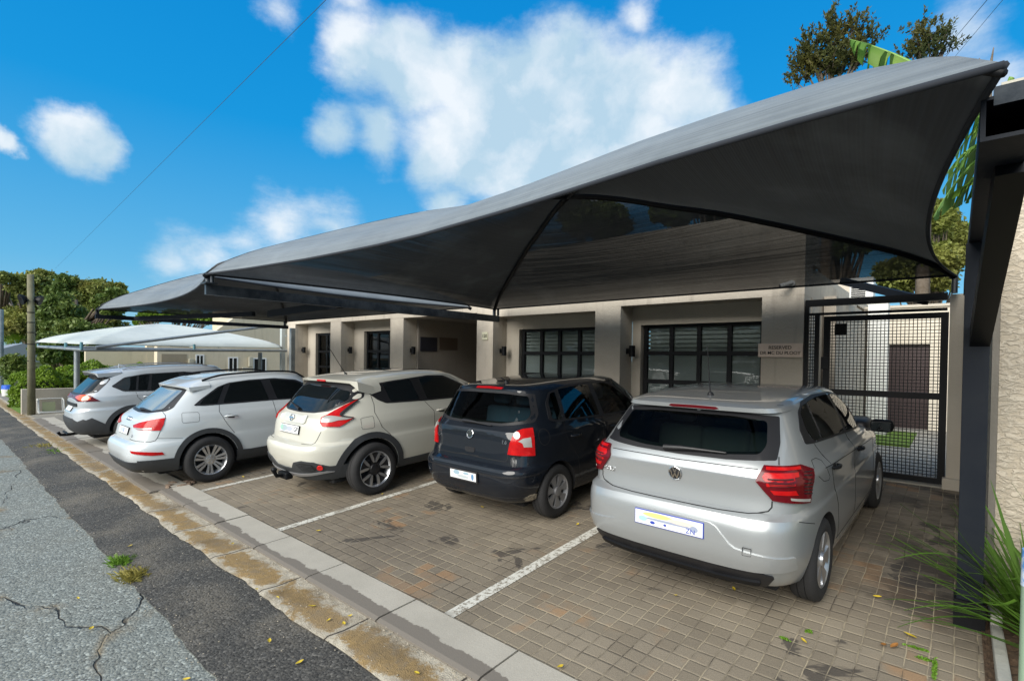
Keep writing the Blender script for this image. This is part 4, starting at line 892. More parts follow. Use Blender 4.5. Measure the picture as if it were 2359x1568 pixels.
def spoiler(car, w, yr, yf, zr, m, bow=.05, droop=.02, th=.035, fin=0, zf=None):
    bm = nbm(); n = 24; k = 8; T = []; B = []
    for i in range(n+1):
        x = -w+2*w*i/n; q = (x/w)**2; y0 = yr+bow*q*q; row = []; rb = []
        pf = car.cast('T', max(-w*.97, min(w*.97, x)), yf, .006)[0]; zfront = pf.z if zf is None else zf
        for j in range(k+1):
            t = j/k; y = y0+(yf-y0)*t; z = (zr-droop*q*q)*(1-t)**1.3+zfront*(1-(1-t)**1.3); row.append(bm.verts.new((x, y, z))); rb.append(bm.verts.new((x, y+.012*(1-t), z-th*(1-t*.6)-(fin*max(0, (abs(x)/w-.86)/.14)))))
        T.append(row); B.append(rb)
    for G_, f in ((T, 0), (B, 1)):
        for a, b in zip(G_, G_[1:]):
            for j in range(k): bm.faces.new((a[j], a[j+1], b[j+1], b[j]) if f else (a[j], b[j], b[j+1], a[j+1]))
    for i in range(n): bm.faces.new((T[i][0], T[i+1][0], B[i+1][0], B[i][0]))
    for r, rb in ((T[0], B[0]), (T[-1], B[-1])):
        for j in range(k): bm.faces.new((r[j], r[j+1], rb[j+1], rb[j]))
    bmesh.ops.recalc_face_normals(bm, faces=bm.faces); return obj('spoiler', bm, m, car.root, smooth=40)
def number_plate(car, v, a, b, w, h, frame, tilt=0, off=.012, blobs=(), txt='', tm=None, brd=.006):
    M = on_body(car, v, a, b, off); M = M @ Matrix.Rotation(tilt, 4, 'X'); bm = nbm(); box(bm, (-w/2, -h/2, -.012), (w/2, h/2, 0), bev=.003); o = obj('number_plate', bm, frame, car.root); o.data.transform(M)
    bm = nbm(); box(bm, (-w/2+brd, -h/2+brd, .0005), (w/2-brd, h/2-brd, .0015)); p = obj('plate_face', bm, PLATEW, o); p.data.transform(M)
    for (x, y, rx, ry, m) in blobs:
        bm = nbm(); bmesh.ops.create_circle(bm, cap_ends=True, segments=20, radius=1, matrix=M @ Matrix.Translation((x, y, .0022+.0002*abs(x))) @ Matrix.Diagonal((rx, ry, 1, 1))); obj('worn_print', bm, m, o)
    if txt: sub_text(o, M @ Matrix.Translation((txt[1], txt[2], .002)), txt[0], txt[3], tm or PLATEB, .0006, name='plate_lettering')
    return o, M
# ---------------------------------------------------------------- silver hatchback
cv = lambda x, y: (1326.4+.3642*x, 829+.3642*y)
def PX(conv, pts): return [conv(*p) for p in pts]
PPANES = [[(.83,1.155),(1.0,1.145),(1.05,1.40),(.95,1.40),(.83,1.36),(.76,1.25)], [(1.04,1.14),(1.78,1.08),(1.78,1.40),(1.4,1.412),(1.09,1.405)], [(1.86,1.075),(2.66,1.01),(2.5,1.14),(2.18,1.335),(1.95,1.385),(1.86,1.39)]]
PREAR = sym([(0, 1.105), (.3, 1.11), (.56, 1.135), (.585, 1.19), (.545, 1.335), (.3, 1.352)])
def cabin(z, yf, rear, panes): return dict(z=z, yf=yf, holes=[('B', round_poly(rear, .03))]+[(v, [(sg*y, zz) for y, zz in p]) for v, sg in (('S', 1), ('L', -1)) for p in panes]+[('F', WSCR)])
WSCR = round_poly([(-.60, 1.07), (.60, 1.07), (.50, 1.345), (-.50, 1.345)], .05)
polo = Car('parked_car', 'silver five door hatchback with dark red tail lamps parked nearest the mesh gate', (-1.585, 3.67, gz(3.67)), [
 (.23,.20,.22,.32,3.80,.68,6,5), (.24,.20,.23,.14,3.95,.81,6.5,4), (.30,.26,.30,.065,4.02,.845,7,4), (.42,.40,.42,.012,4.05,.868,7.5,4), (.52,.5,.55,.0,4.05,.873,8,4), (.655,.63,.62,.006,4.04,.873,8,4), (.735,.71,.68,.035,4.02,.872,8,4,'c'),
 (.765,.74,.71,.115,4.0,.866,8,4,'c'), (.86,.84,.76,.125,3.97,.866,8,4), (.985,.93,.80,.118,3.90,.864,8,3.6,'c'), (.998,.945,.82,.130,3.85,.857,8,3.6), (1.04,.985,.93,.150,3.45,.835,7.5,3.6,'c'), (1.10,1.03,1.0,.195,3.15,.806,7,3.6),
 (1.22,1.2,1.2,.325,2.85,.745,7.5,4), (1.385,1.395,1.36,.505,2.5,.655,9,4.5,'c'), (1.392,1.405,1.375,.445,2.48,.648,9,4.5,'c'), (1.425,1.425,1.39,.44,2.46,.625,9,4.5,'c'), (1.448,1.455,1.41,.56,2.4,.54,6,4.5), (1.458,1.468,1.42,.75,2.3,.25,5,4)],
 SILVER, [(.72,.305,.350,.873),(3.27,.305,.350,.873)], GRP, yaw=-.035, cab=cabin(.95, 3.2, PREAR, PPANES))
wheels(polo, .72, 3.27, .305, .20, .185, 1.545, 'cap6', .9); underside(polo, .3, 3.8, .66)
rw_ = sym([(0, 1.078), (.35, 1.085), (.665, 1.105), (.655, 1.2), (.605, 1.365), (.3, 1.385), (0, 1.388)][0:6])
g_ = polo.patch('rear_window', rw_, 'B', TRIM, off=.003, rnd=.012, holes=[round_poly(PREAR, .03)]); polo.patch('glass_pane', PREAR, 'B', GLASSG, parent=g_, off=.004, rnd=.03, skirt=.003)
seats(polo, 1.15, 1.02, .42, mat('grey_upholstery', (.09, .095, .10), .9)); polo.patch('windscreen', WSCR, 'F', GLASSG, off=.003, skirt=.003)
for mir in (False, True):
    v = 'D' if mir else 'C'
    L = [polo.px(*q) for q in PX(cv, [(1187,668),(1408,663),(1490,690),(1482,800),(1470,897),(1240,886),(1135,760)])]
    o = polo.patch('tail_lamp', L, v, REDD, off=.016, p3=True, mirror=mir, skirt=.03, res=.03)
    for nm, pts, m, of in (('lamp_segment', [(1200,680),(1405,676),(1412,695),(1200,700)], RED, .019), ('lamp_segment', [(1178,742),(1195,715),(1395,714),(1400,745),(1372,750),(1378,790),(1205,795)], RED, .019), ('lamp_segment', [(1225,818),(1380,822),(1392,850),(1250,846)], RED, .019),
                           ('clear_segment', [(1345,868),(1466,872),(1464,890),(1350,884)], CLEAR, .019)):
        polo.patch(nm, [polo.px(*q) for q in PX(cv, pts)], v, m, parent=o, off=of, p3=True, mirror=mir, skirt=.004, res=.03)
    for k in range(5): polo.line('lamp_rib', [polo.px(*q) for q in PX(cv, [(1208+k*4, 757+k*9), (1368, 757+k*9)])], v, .004, TRIM, parent=o, off=.021, p3=True, mirror=mir)
    for k in range(7): polo.line('lamp_rib', [polo.px(*q) for q in PX(cv, [(1428, 712+k*21), (1480, 706+k*22)])], v, .007, TRIM, parent=o, off=.018, p3=True, mirror=mir)
polo.line('tailgate_gap', [polo.px(*q) for q in PX(cv, [(1283,612),(1283,664)])], 'C', .007, p3=True); polo.line('tailgate_gap', [polo.px(*q) for q in PX(cv, [(1283,612),(1283,664)])], 'D', .007, p3=True, mirror=True)
tg = [polo.px(*q) for q in PX(cv, [(1240,892),(1238,930),(1215,955),(1150,966),(1090,968),(900,942),(745,912)])]
for mir in (False, True): polo.line('tailgate_gap', tg, 'B', .009, p3=True, mirror=mir)
polo.line('tailgate_gap', [(-.2, tg[-1].z), (.2, tg[-1].z)], 'B', .009)
polo.line('tailgate_crease', [polo.px(*q) for q in PX(cv, [(1150,690),(1000,672),(800,645),(620,622)])], 'B', .006, p3=True)
polo.line('tailgate_crease', [polo.px(*q) for q in PX(cv, [(1150,690),(1000,672),(800,645),(620,622)])], 'B', .006, p3=True, mirror=True)
# lower bumper moulding: raised panel with the stepped upper edge round the plate
polo.patch('bumper_moulding', sym([(0, .672), (.30, .665), (.345, .648), (.44, .548), (.475, .528), (.55, .519), (.80, .497), (.80, .40), (.55, .385), (.3, .375), (0, .372)]), 'B', SILVER, off=.013, skirt=.015, res=.04)
sl = [(.0, .325), (.35, .33), (.6, .355), (.72, .345), (.63, .28), (.5, .262), (.25, .245), (0, .24)]
sk = polo.patch('diffuser', sym([(0, .362), (.4, .368), (.62, .385), (.70, .36), (.64, .27), (.4, .235), (0, .228)]), 'B', TRIM, off=.012, skirt=.02, rnd=.02); polo.patch('diffuser_blade', sym([(0, .30), (.35, .305), (.62, .325), (.6, .29), (.35, .27), (0, .268)]), 'B', BLACK, parent=sk, off=.03, rnd=.01)
p3_ = [polo.px(*q) for q in PX(cv, [(1055,1180),(1108,1192),(1105,1238),(1053,1228)])]; polo.line('tow_cover_gap', p3_+[p3_[0]], 'B', .004, p3=True, off=.013)
polo.patch('brake_lamp', sym([(0, 1.398), (.17, 1.396), (.205, 1.404), (.185, 1.418), (0, 1.421)]), 'B', REDD, off=.004, rnd=.008); 
vw_badge(polo, 'B', 0, .945, .052)
a_p = polo.px(*cv(240, 715)); sub_text(polo.root, on_body(polo, 'B', -.585, .885), 'POLO', .045, CHROME)
number_plate(polo, 'B', 0.0, .600, .54, .115, PLATEB, off=.02, blobs=[(-.08, .028, .12, .018, mat('plate_smear_yellow', (.75, .62, .22), .5)), (.1, .018, .10, .016, mat('plate_smear_pink', (.72, .60, .50), .5)), (0, -.002, .20, .009, mat('plate_smear_grey', (.30, .34, .45), .5)), (-.2, -.01, .035, .02, mat('plate_smear_blue', (.35, .55, .85), .5)), (-.12, -.028, .02, .012, PLATEB), (-.02, -.026, .012, .009, PLATEB), (.2, -.006, .03, .022, MATS['plate_smear_grey'])], txt=('ZN', .175, -.028, .05), tm=PLATEB)
wiper(polo, 'B', -.12, 1.10, .34, 1.115, polo.root)
dlo(polo, [(.62,1.165),(.78,1.145),(1.7,1.07),(2.75,.985),(2.62,1.10),(2.2,1.36),(1.95,1.405),(1.4,1.432),(1.0,1.425),(.80,1.375),(.64,1.25)],
    PPANES, GLASSG, True)
doors(polo, [[(.80,1.14),(.86,1.06),(.92,.98),(1.0,.80),(1.12,.62),(1.16,.34)], [(1.82,1.06),(1.83,.34)], [(2.75,.97),(2.82,.9),(2.82,.34)], [(1.12,.34),(2.82,.34)], [(.75,.98),(2.75,.86)]])
handles(polo, [(1.02,.945,.01), (2.02,.90,.01)], BLACK)
fl = [polo.px(*q) for q in PX(cv, [(1488,632),(1515,618),(1550,632),(1585,680),(1606,735),(1598,758),(1568,765),(1535,735),(1505,680),(1488,632)])]; polo.line('fuel_flap_gap', fl, 'S', .004, p3=True)
mirror(polo, .86, 2.60, 1.02, BLACK); antenna(polo, 0, .80, .42, .15)
polo.line('roof_seam', [(.60, 1.433), (.57, 1.437)], 'B', .004)
for sg in (1, -1): polo.line('bumper_gap', [(sg*.23, .72), (sg*.45, .655)], 'S' if sg > 0 else 'L', .005)
# ---------------------------------------------------------------- dark blue hatchback
cg = lambda x, y: (967.1+.2468*x, 829+.2468*y)
GPANES = [[(.64,1.085),(.74,1.06),(.80,1.06),(.82,1.355),(.74,1.345),(.66,1.25)], [(.86,1.055),(1.56,1.01),(1.52,1.37),(1.4,1.385),(.90,1.375)], [(1.66,1.005),(2.62,.955),(2.5,1.05),(2.06,1.315),(1.9,1.36),(1.62,1.375)]]
GREAR = sym([(0, 1.055), (.4, 1.065), (.64, 1.10), (.65, 1.16), (.565, 1.34), (.3, 1.355)])
golf = Car('parked_car', 'dark blue older hatchback with bright red tail lamps and scuffed bumper corner', (-4.07, 3.95, gz(3.95)), [
 (.24,.21,.22,.25,3.60,.62,5,5), (.25,.21,.24,.09,3.77,.77,6,4), (.34,.3,.34,.03,3.82,.81,7,4), (.46,.44,.5,.0,3.85,.825,8,4), (.575,.56,.57,.004,3.85,.828,8,4), (.62,.605,.60,.03,3.83,.825,8,4,'c'),
 (.645,.63,.62,.085,3.81,.822,8,4,'c'), (.77,.78,.70,.105,3.78,.824,7,4), (.90,.88,.79,.115,3.72,.82,7,3.6), (.985,.95,.86,.135,3.5,.802,6.5,3.6,'c'), (1.04,1.0,.96,.18,3.15,.785,6,3.6),
 (1.2,1.19,1.18,.30,2.8,.715,6.5,4), (1.375,1.385,1.36,.43,2.45,.635,7.5,4.5), (1.405,1.415,1.385,.435,2.42,.60,7,4.5,'c'), (1.432,1.45,1.41,.53,2.32,.50,6,4), (1.442,1.462,1.42,.75,2.2,.25,5,4)],
 NAVY, [(.63,.293,.335,.826),(3.08,.293,.335,.826)], GRP, cab=cabin(.90, 3.1, GREAR, GPANES))
wheels(golf, .63, 3.08, .293, .185, .18, 1.465, 'cap7', .2); underside(golf, .3, 3.5, .6)
g_ = golf.patch('rear_window', sym([(0, 1.03), (.4, 1.04), (.70, 1.075), (.69, 1.15), (.60, 1.36), (.3, 1.385), (0, 1.388)]), 'B', TRIM, off=.003, rnd=.02, holes=[round_poly(GREAR, .03)])
golf.patch('glass_pane', GREAR, 'B', GLASSG, parent=g_, off=.004, rnd=.03, skirt=.003)
seats(golf, 1.05, 1.0, .38, mat('blue_upholstery', (.10, .15, .24), .9)); golf.patch('windscreen', WSCR, 'F', GLASSG, off=.003, skirt=.003)
for mir in (False, True):
    v = 'D' if mir else 'C'
    L = [golf.px(*q) for q in PX(cg, [(820,880),(840,780),(865,715),(900,670),(960,645),(1050,632),(1062,720),(1072,890)])]
    o = golf.patch('tail_lamp', L, v, RED, off=.014, p3=True, mirror=mir, skirt=.03, res=.03)
    c = golf.px(*cg(905, 707)); rr = .034
    golf.patch('reverse_lamp', [c+Vector((.7071*rr*cos(t), .7071*rr*cos(t), rr*sin(t))) for t in [2*pi*k/16 for k in range(16)]], v, CLEAR, parent=o, off=.018, p3=True, mirror=mir, skirt=.004, res=.03)
    golf.patch('indicator_lens', [golf.px(*q) for q in PX(cg, [(915,760),(960,735),(1030,722),(1040,810),(970,812),(955,775)])], v, CLEAR, parent=o, off=.017, p3=True, mirror=mir, skirt=.004, res=.03)
for mir in (False, True): golf.line('tailgate_gap', [golf.px(*q) for q in PX(cg, [(820,882),(815,930),(790,947),(600,915),(380,862)])], 'B', .007, p3=True, mirror=mir)
golf.patch('brake_lamp', sym([(0, 1.402), (.2, 1.400), (.205, 1.415), (0, 1.420)]), 'B', RED, off=.006)
vw_badge(golf, 'B', 0, .925, .050); golf.patch('boot_handle', sym([(0, .725), (.06, .728), (.078, .75), (.075, .78), (0, .783)]), 'B', TRIM, off=.006, rnd=.01)
sub_text(golf.root, on_body(golf, 'B', -.56, .865), 'POLO', .05, CHROME); sub_text(golf.root, on_body(golf, 'B', .50, .885), '1.6', .055, CHROME)
number_plate(golf, 'B', 0.0, .49, .44, .125, mat('plate_holder', (.02, .02, .022), .5), off=.02, brd=.018, blobs=[(-.10, .02, .05, .025, mat('smear_a', (.30, .42, .50), .4)), (0, -.015, .09, .018, mat('smear_b', (.45, .50, .52), .4)), (.05, .025, .045, .014, MATS['smear_a']), (.15, 0, .02, .035, mat('smear_c', (.12, .25, .42), .4))])
golf.line('bumper_strip', [(-.80, .555), (-.5, .545), (0, .54), (.5, .545), (.80, .555)], 'B', .016, TRIM, off=.006)
golf.line('bumper_lip', [(-.79, .335), (-.5, .315), (0, .305), (.5, .315), (.79, .335)], 'B', .01, TRIM, off=.004)
golf.patch('bumper_scuff', [golf.px(*q) for q in PX(cg, [(965,1290),(1020,1262),(1070,1245),(1092,1248),(1080,1290),(1040,1308),(980,1312)])], 'C', mat('scuffed_plastic', (.05, .045, .04), .8, 0, (.35, .30, .22), 40), off=.004, p3=True, res=.03)
wiper(golf, 'B', -.16, 1.045, .28, 1.03, golf.root)
dlo(golf, [(.58,1.075),(.66,1.05),(.80,1.035),(1.64,.985),(2.72,.93),(2.6,1.02),(2.1,1.34),(1.9,1.385),(1.5,1.405),(1.0,1.40),(.72,1.36),(.62,1.26)],
    GPANES, GLASSG, True)
doors(golf, [[(.80,1.03),(.80,.90),(.90,.74),(1.02,.60),(1.05,.34)], [(1.60,.99),(1.63,.34)], [(2.70,.93),(2.75,.34)], [(1.02,.34),(2.75,.34)]])
handles(golf, [(.98,.86,.005), (1.85,.84,.005)], NAVY)
doors(golf, [[(1.06,.60),(2.7,.58)]], 'rub_strip')
c = (.45, .92); doors(golf, [[(c[0]+.085*cos(t)*.9, c[1]+.085*sin(t)) for t in [2*pi*k/20 for k in range(21)]]], 'fuel_flap_gap')
mirror(golf, .80, 2.45, .98, NAVY, NAVY); antenna(golf, 0, .75, .12, 1.0)
# ---------------------------------------------------------------- pearl crossover
cj = lambda x, y: (552.7+.235*x, 810.6+.235*y)
juke = Car('parked_car', 'pearl white small crossover with boomerang tail lamps and a tow ball', (-6.52, 3.06, gz(3.06)), [
 (.25,.24,.25,.30,3.85,.66,4,4), (.27,.25,.27,.14,4.0,.80,4,4), (.40,.38,.4,.05,4.1,.855,4,4), (.52,.50,.52,.01,4.13,.875,4.2,4), (.64,.62,.6,.0,4.13,.882,4.4,4), (.71,.70,.66,.03,4.12,.878,4.6,4,'c'),
 (.745,.74,.71,.12,4.1,.868,4.8,4,'c'), (.90,.89,.82,.15,4.0,.870,4.8,3.8), (1.02,.99,.93,.19,3.8,.845,4.6,3.6,'c'), (1.10,1.07,1.02,.30,3.4,.812,4.8,3.6),
 (1.26,1.25,1.22,.44,3.0,.745,5,4), (1.43,1.44,1.40,.66,2.6,.675,6,4.5), (1.475,1.485,1.44,.74,2.5,.63,6,4.5), (1.50,1.525,1.48,.85,2.4,.5,5,4), (1.515,1.545,1.49,1.0,2.3,.25,5,4)],
 PEARL, [(.80,.335,.395,.882),(3.33,.335,.395,.882)], GRP)
wheels(juke, .80, 3.33, .335, .228, .21, 1.61, 'fork5', .25); underside(juke, .35, 3.8, .64, .2)
juke.patch('rear_window', sym([(0, 1.075), (.35, 1.085), (.58, 1.115), (.72, 1.235), (.69, 1.33), (.60, 1.42), (.3, 1.44), (0, 1.445)]), 'B', TRIM, off=.003, rnd=.03, p3=False)
juke.patch('glass_pane', sym([(0, 1.09), (.35, 1.10), (.56, 1.13), (.66, 1.24), (.62, 1.34), (.3, 1.40)]), 'B', GLASS, off=.006, rnd=.03, skirt=.004)
for mir in (False, True):
    v = 'D' if mir else 'C'
    q = lambda l: [juke.px(*k) for k in PX(cj, l)]
    juke.patch('tail_lamp', q([(790,700),(800,650),(860,620),(930,575),(1050,510),(1150,466),(1155,480),(1080,535),(1015,590),(985,625),(1118,642),(1070,675),(1000,720),(975,732),(810,732)]), v, RED, off=.02, p3=True, mirror=mir, skirt=.035, res=.03)
    juke.patch('clear_segment', q([(802,690),(808,655),(850,634),(905,632),(975,640),(1100,648),(1040,664),(960,672),(900,690),(850,695)]), v, CLEAR, off=.024, p3=True, mirror=mir, skirt=.004, res=.03)
    juke.patch('lamp_edge', q([(975,628),(985,600),(1040,550),(1100,505),(1152,468),(1156,478),(1085,540),(1020,595),(990,626),(1110,642),(1100,648),(1000,642)]), v, TRIM, off=.026, p3=True, mirror=mir, skirt=.004, res=.03)
    juke.line('tailgate_gap', q([(808,735),(790,790),(755,860),(735,890),(700,908),(600,898)]), 'B', .007, p3=True, mirror=mir)
    # lower black bumper with mesh pocket and fog lamp
cl = q([(560,1075),(700,1080),(800,1095),(870,1130),(975,1130),(1000,1128)])
pts = [(p.x, p.z) for p in cl]
lowb = juke.patch('lower_bumper', sym([(0, .40), (.2, .41), (.30, .50), (.45, .535), (.60, .52), (.70, .455), (.86, .46), (.86, .33), (.75, .29), (.4, .265), (0, .26)]), 'B', CLAD, off=.014, skirt=.03, res=.05)
for sg in (1, -1):
    juke.patch('mesh_pocket', [(sg*x, z) for x, z in [(.34,.485),(.46,.515),(.57,.50),(.60,.44),(.55,.395),(.42,.405)]], 'B', BLACKM, parent=lowb, off=.018, rnd=.02)
    for k in range(5): juke.line('pocket_mesh', [(sg*.37, .42+k*.018), (sg*.57, .41+k*.018)], 'B', .003, CLAD, parent=lowb, off=.023)
    M = on_body(juke, 'B', sg*.635, .455, .02); bm = nbm(); disc(bm, .036, 0, .008); o = obj('fog_lamp', bm, mat('fog_red', (.75, .01, .01), .15, coat=1), juke.root, smooth=30); o.data.transform(M)
juke.patch('silver_lip', sym([(0, .335), (.3, .355), (.5, .375), (.66, .40), (.70, .385), (.5, .345), (.3, .32), (0, .30)]), 'B', HUBCAP, off=.024, skirt=.012)
pp = juke.patch('plate_garnish', sym([(0, .955), (.3, .958), (.34, .975), (.345, 1.02), (.30, 1.05), (0, 1.053)]), 'B', PEARL, off=.014, rnd=.03, skirt=.018)
M = on_body(juke, 'B', 0, 1.012, .018); bm = nbm(); disc(bm, .045, 0, .006, r0=.035); prism(bm, [(-.056, -.009), (.056, -.009), (.056, .009), (-.056, .009)], Matrix.Translation((0, 0, .004)), .006); o = obj('badge', bm, CHROME, juke.root, smooth=30); o.data.transform(M)
number_plate(juke, 'B', 0, .875, .50, .11, BLACK, off=.02, blobs=[(-.14, 0, .09, .04, mat('smear_d', (.35, .42, .45), .4)), (-.20, .005, .04, .038, mat('smear_e', (.30, .50, .42), .4)), (0, 0, .09, .03, mat('smear_f', (.42, .45, .52), .4))], txt=('GP', .175, 0, .085), tm=BLACK)
sp = spoiler(juke, .725, .60, 1.05, 1.485, PEARL, bow=.10, droop=.02, th=.035, fin=.09)
M = Matrix.Translation((0, .603, 1.463)) @ Matrix.Rotation(radians(90), 4, 'X'); bm = nbm(); box(bm, (-.11, -.012, -.01), (.11, .012, .008), bev=.004); o = obj('brake_lamp', bm, RED, sp); o.data.transform(M)
wiper(juke, 'B', -.02, 1.10, -.40, 1.17, juke.root)
dlo(juke, [(.78,1.375),(.86,1.40),(1.2,1.425),(1.9,1.45),(2.2,1.425),(2.55,1.27),(2.85,1.06),(1.75,1.105),(1.08,1.145),(.97,1.20)],
    [[(1.16,1.16),(1.64,1.135),(1.56,1.42),(1.2,1.405),(1.10,1.39)], [(1.78,1.13),(2.74,1.085),(2.5,1.26),(2.18,1.40),(1.9,1.425),(1.72,1.42)]], GLASS)
doors(juke, [[(.88,1.40),(.90,1.15),(.88,1.05),(.95,.86),(1.07,.74),(1.16,.62)], [(1.72,1.10),(1.84,.95),(1.82,.36)], [(2.85,1.05),(2.9,.36)], [(1.24,.36),(2.9,.36)]])
handles(juke, [(1.98,.95,.005)], PEARL); fl = [juke.px(*k) for k in PX(cj, [(1182,655),(1200,645),(1298,626),(1308,640),(1318,735),(1300,745),(1205,757),(1192,735),(1182,655)])]; juke.line('fuel_flap_gap', fl, 'S', .004, p3=True)
for i in (0, 1):
    for s_ in 'SL': juke.arch(i, .398, .475, CLAD, .014, -8, 188, side=s_)
for v, sg in (('S', 1), ('L', -1)): juke.patch('sill_cladding', [(sg*1.2, .27), (sg*2.95, .27), (sg*2.95, .35), (sg*1.2, .36)], v, CLAD, off=.015, skirt=.03)
juke.patch('sunroof', [(-.42, 1.45), (.42, 1.45), (.40, 2.2), (-.40, 2.2)], 'T', GLASS, off=.006, rnd=.06)
bm = nbm(); tube(bm, [(0, .25, .30), (0, .02, .29), (0, -.07, .30), (0, -.10, .36)], .025, 10); obj('tow_bar', bm, BLACK, juke.root, smooth=40); bm = nbm(); bmesh.ops.create_uvsphere(bm, u_segments=20, v_segments=14, radius=.036, matrix=Matrix.Translation((0, -.10, .385))); obj('tow_ball', bm, BLACK, juke.root, smooth=True)
bm = nbm(); box(bm, (-.14, .0, .24), (.10, .1, .33), bev=.02); obj('tow_socket', bm, BLACK, juke.root)
antenna(juke, 0, .98, .5, .55); mirror(juke, .82, 2.62, 1.08, PEARL, PEARL)
# ---------------------------------------------------------------- white crossover
ca = lambda x, y: (92.1+.235*x, 782.9+.235*y)
audi = Car('parked_car', 'clean white crossover with seven spoke alloy wheels and wide red tail lamps', (-9.03, 1.84, gz(1.84)), [
 (.25,.22,.24,.28,3.9,.68,5,4), (.265,.23,.26,.10,4.05,.82,5,4), (.38,.36,.4,.03,4.15,.885,5.5,4), (.50,.48,.5,.0,4.19,.898,6,4), (.60,.58,.58,.01,4.19,.90,6,4), (.655,.635,.63,.045,4.17,.897,6,4,'c'),
 (.68,.67,.66,.10,4.15,.893,6,4,'c'), (.84,.83,.78,.15,4.05,.892,6,3.8), (.96,.93,.88,.205,3.85,.878,5.5,3.6), (1.03,1.0,.96,.30,3.5,.85,5.5,3.6,'c'), (1.07,1.05,1.0,.37,3.3,.83,5.5,3.6),
 (1.20,1.20,1.18,.54,2.95,.765,6,4), (1.375,1.41,1.37,.78,2.65,.69,7,4.5), (1.43,1.465,1.42,.84,2.6,.64,6.5,4.5), (1.475,1.51,1.45,.95,2.5,.52,5,4), (1.49,1.525,1.46,1.1,2.3,.25,5,4)],
 WHITEP, [(.93,.33,.385,.90),(3.42,.33,.385,.90)], GRP)
wheels(audi, .93, 3.42, .33, .215, .225, 1.63, 'ten', .1); underside(audi, .35, 3.95, .66, .2)
qa = lambda l: [audi.px(*k) for k in PX(ca, l)]
g_ = audi.patch('rear_window', sym([(0, 1.035), (.4, 1.045), (.68, 1.075), (.70, 1.11), (.62, 1.30), (.56, 1.375), (0, 1.385)]), 'B', TRIM, off=.003, rnd=.03)
audi.patch('glass_pane', sym([(0, 1.06), (.4, 1.07), (.61, 1.10), (.545, 1.33), (0, 1.35)]), 'B', mat('grey_glass', (.16, .18, .18), .04, coat=1, spec=.9), parent=g_, off=.006, rnd=.03, skirt=.004)
for mir in (False, True):
    v = 'D' if mir else 'C'
    audi.patch('tail_lamp', qa([(918,835),(985,810),(1100,785),(1230,765),(1212,830),(1185,885),(1080,887),(960,880),(925,860)]), v, RED, off=.012, p3=True, mirror=mir, skirt=.03, res=.03)
    audi.patch('clear_segment', qa([(935,858),(1000,866),(1100,862),(1095,880),(980,880),(940,870)]), v, CLEAR, off=.016, p3=True, mirror=mir, skirt=.004, res=.03)
    audi.patch('reflector', qa([(885,1085),(1000,1095),(1200,1098),(1220,1122),(1100,1132),(960,1122),(900,1110)]), v, RED, off=.010, p3=True, mirror=mir, skirt=.02, res=.03)
    audi.line('tailgate_gap', qa([(1195,692),(1228,735),(1232,770)]), v, .007, p3=True, mirror=mir); audi.line('tailgate_gap', qa([(1180,890),(1155,950),(1130,985),(1080,998),(980,994),(880,970)]), v, .007, p3=True, mirror=mir)
    audi.line('bumper_gap', qa([(1150,962),(1280,962),(1400,960)]), v, .004, p3=True, mirror=mir)
audi.patch('lower_bumper', sym([(0, .42), (.5, .425), (.72, .43), (.80, .435), (.80, .27), (.72, .262), (.5, .25), (0, .245)]), 'B', CLAD, off=.012, skirt=.03)
for v, sg in (('S', 1), ('L', -1)):
    audi.patch('bumper_side', [(sg*.10, .45), (sg*.55, .435), (sg*.55, .26), (sg*.2, .26)], v, CLAD, off=.0125, skirt=.03); audi.patch('sill_cladding', [(sg*1.30, .40), (sg*1.5, .385), (sg*3.1, .385), (sg*3.1, .24), (sg*1.30, .24)], v, CLAD, off=.014, skirt=.03)
for i in (0, 1):
    for s_ in 'SL': audi.arch(i, .388, .455, CLAD, .015, -10, 190, side=s_)
number_plate(audi, 'B', 0, .80, .46, .105, BLACK, off=.018, blobs=[(-.05, 0, .12, .03, mat('smear_g', (.45, .5, .55), .5))], txt=('2', .02, 0, .08), tm=PLATEB)
for k in range(4):
    M = on_body(audi, 'B', -.075+k*.05, .955, .004); bm = nbm(); disc(bm, .030, 0, .005, r0=.022); o = obj('badge_ring', bm, CHROME, audi.root, smooth=30); o.data.transform(M)
sub_text(audi.root, on_body(audi, 'B', .42, .755, .003), 'Q3', .045, CHROME)
spoiler(audi, .705, .70, 1.05, 1.405, WHITEP, bow=.07, droop=.025, th=.03, fin=.03)
wiper(audi, 'B', .0, 1.06, .40, 1.065, audi.root)
dlo(audi, [(.79,1.12),(.92,1.105),(1.9,1.075),(2.95,1.02),(2.7,1.18),(2.35,1.36),(2.0,1.415),(1.6,1.42),(1.3,1.40),(1.15,1.355),(.9,1.20)],
    [[(.87,1.13),(1.10,1.12),(1.24,1.375),(1.18,1.345),(.95,1.21)], [(1.18,1.12),(1.85,1.095),(1.78,1.395),(1.5,1.40),(1.33,1.39)], [(1.98,1.09),(2.86,1.045),(2.66,1.175),(2.33,1.335),(2.0,1.39),(1.92,1.392)]], GLASS)
doors(audi, [[(1.12,1.10),(1.10,1.0),(1.18,.82),(1.28,.66)], [(1.9,1.07),(1.95,.40)], [(2.95,1.0),(3.0,.40)]])
handles(audi, [(1.25,.925,.01), (2.2,.91,.01)], WHITEP)
fl = qa([(1388,725),(1400,712),(1545,706),(1560,720),(1563,790),(1550,800),(1405,814),(1392,795),(1388,725)]); audi.line('fuel_flap_gap', fl, 'S', .004, p3=True)
for v, sg in (('S', 1), ('L', -1)):
    bm = nbm(); pts = [audi.cast('T', sg*.60, .98+k*.13, .02+.03*min(1, k/2, (12-k)/2))[0] for k in range(13)]; tube(bm, pts, .014, 8); obj('roof_rail', bm, BLACK, audi.root, smooth=40)
mirror(audi, .84, 2.75, 1.05, WHITEP, WHITEP)
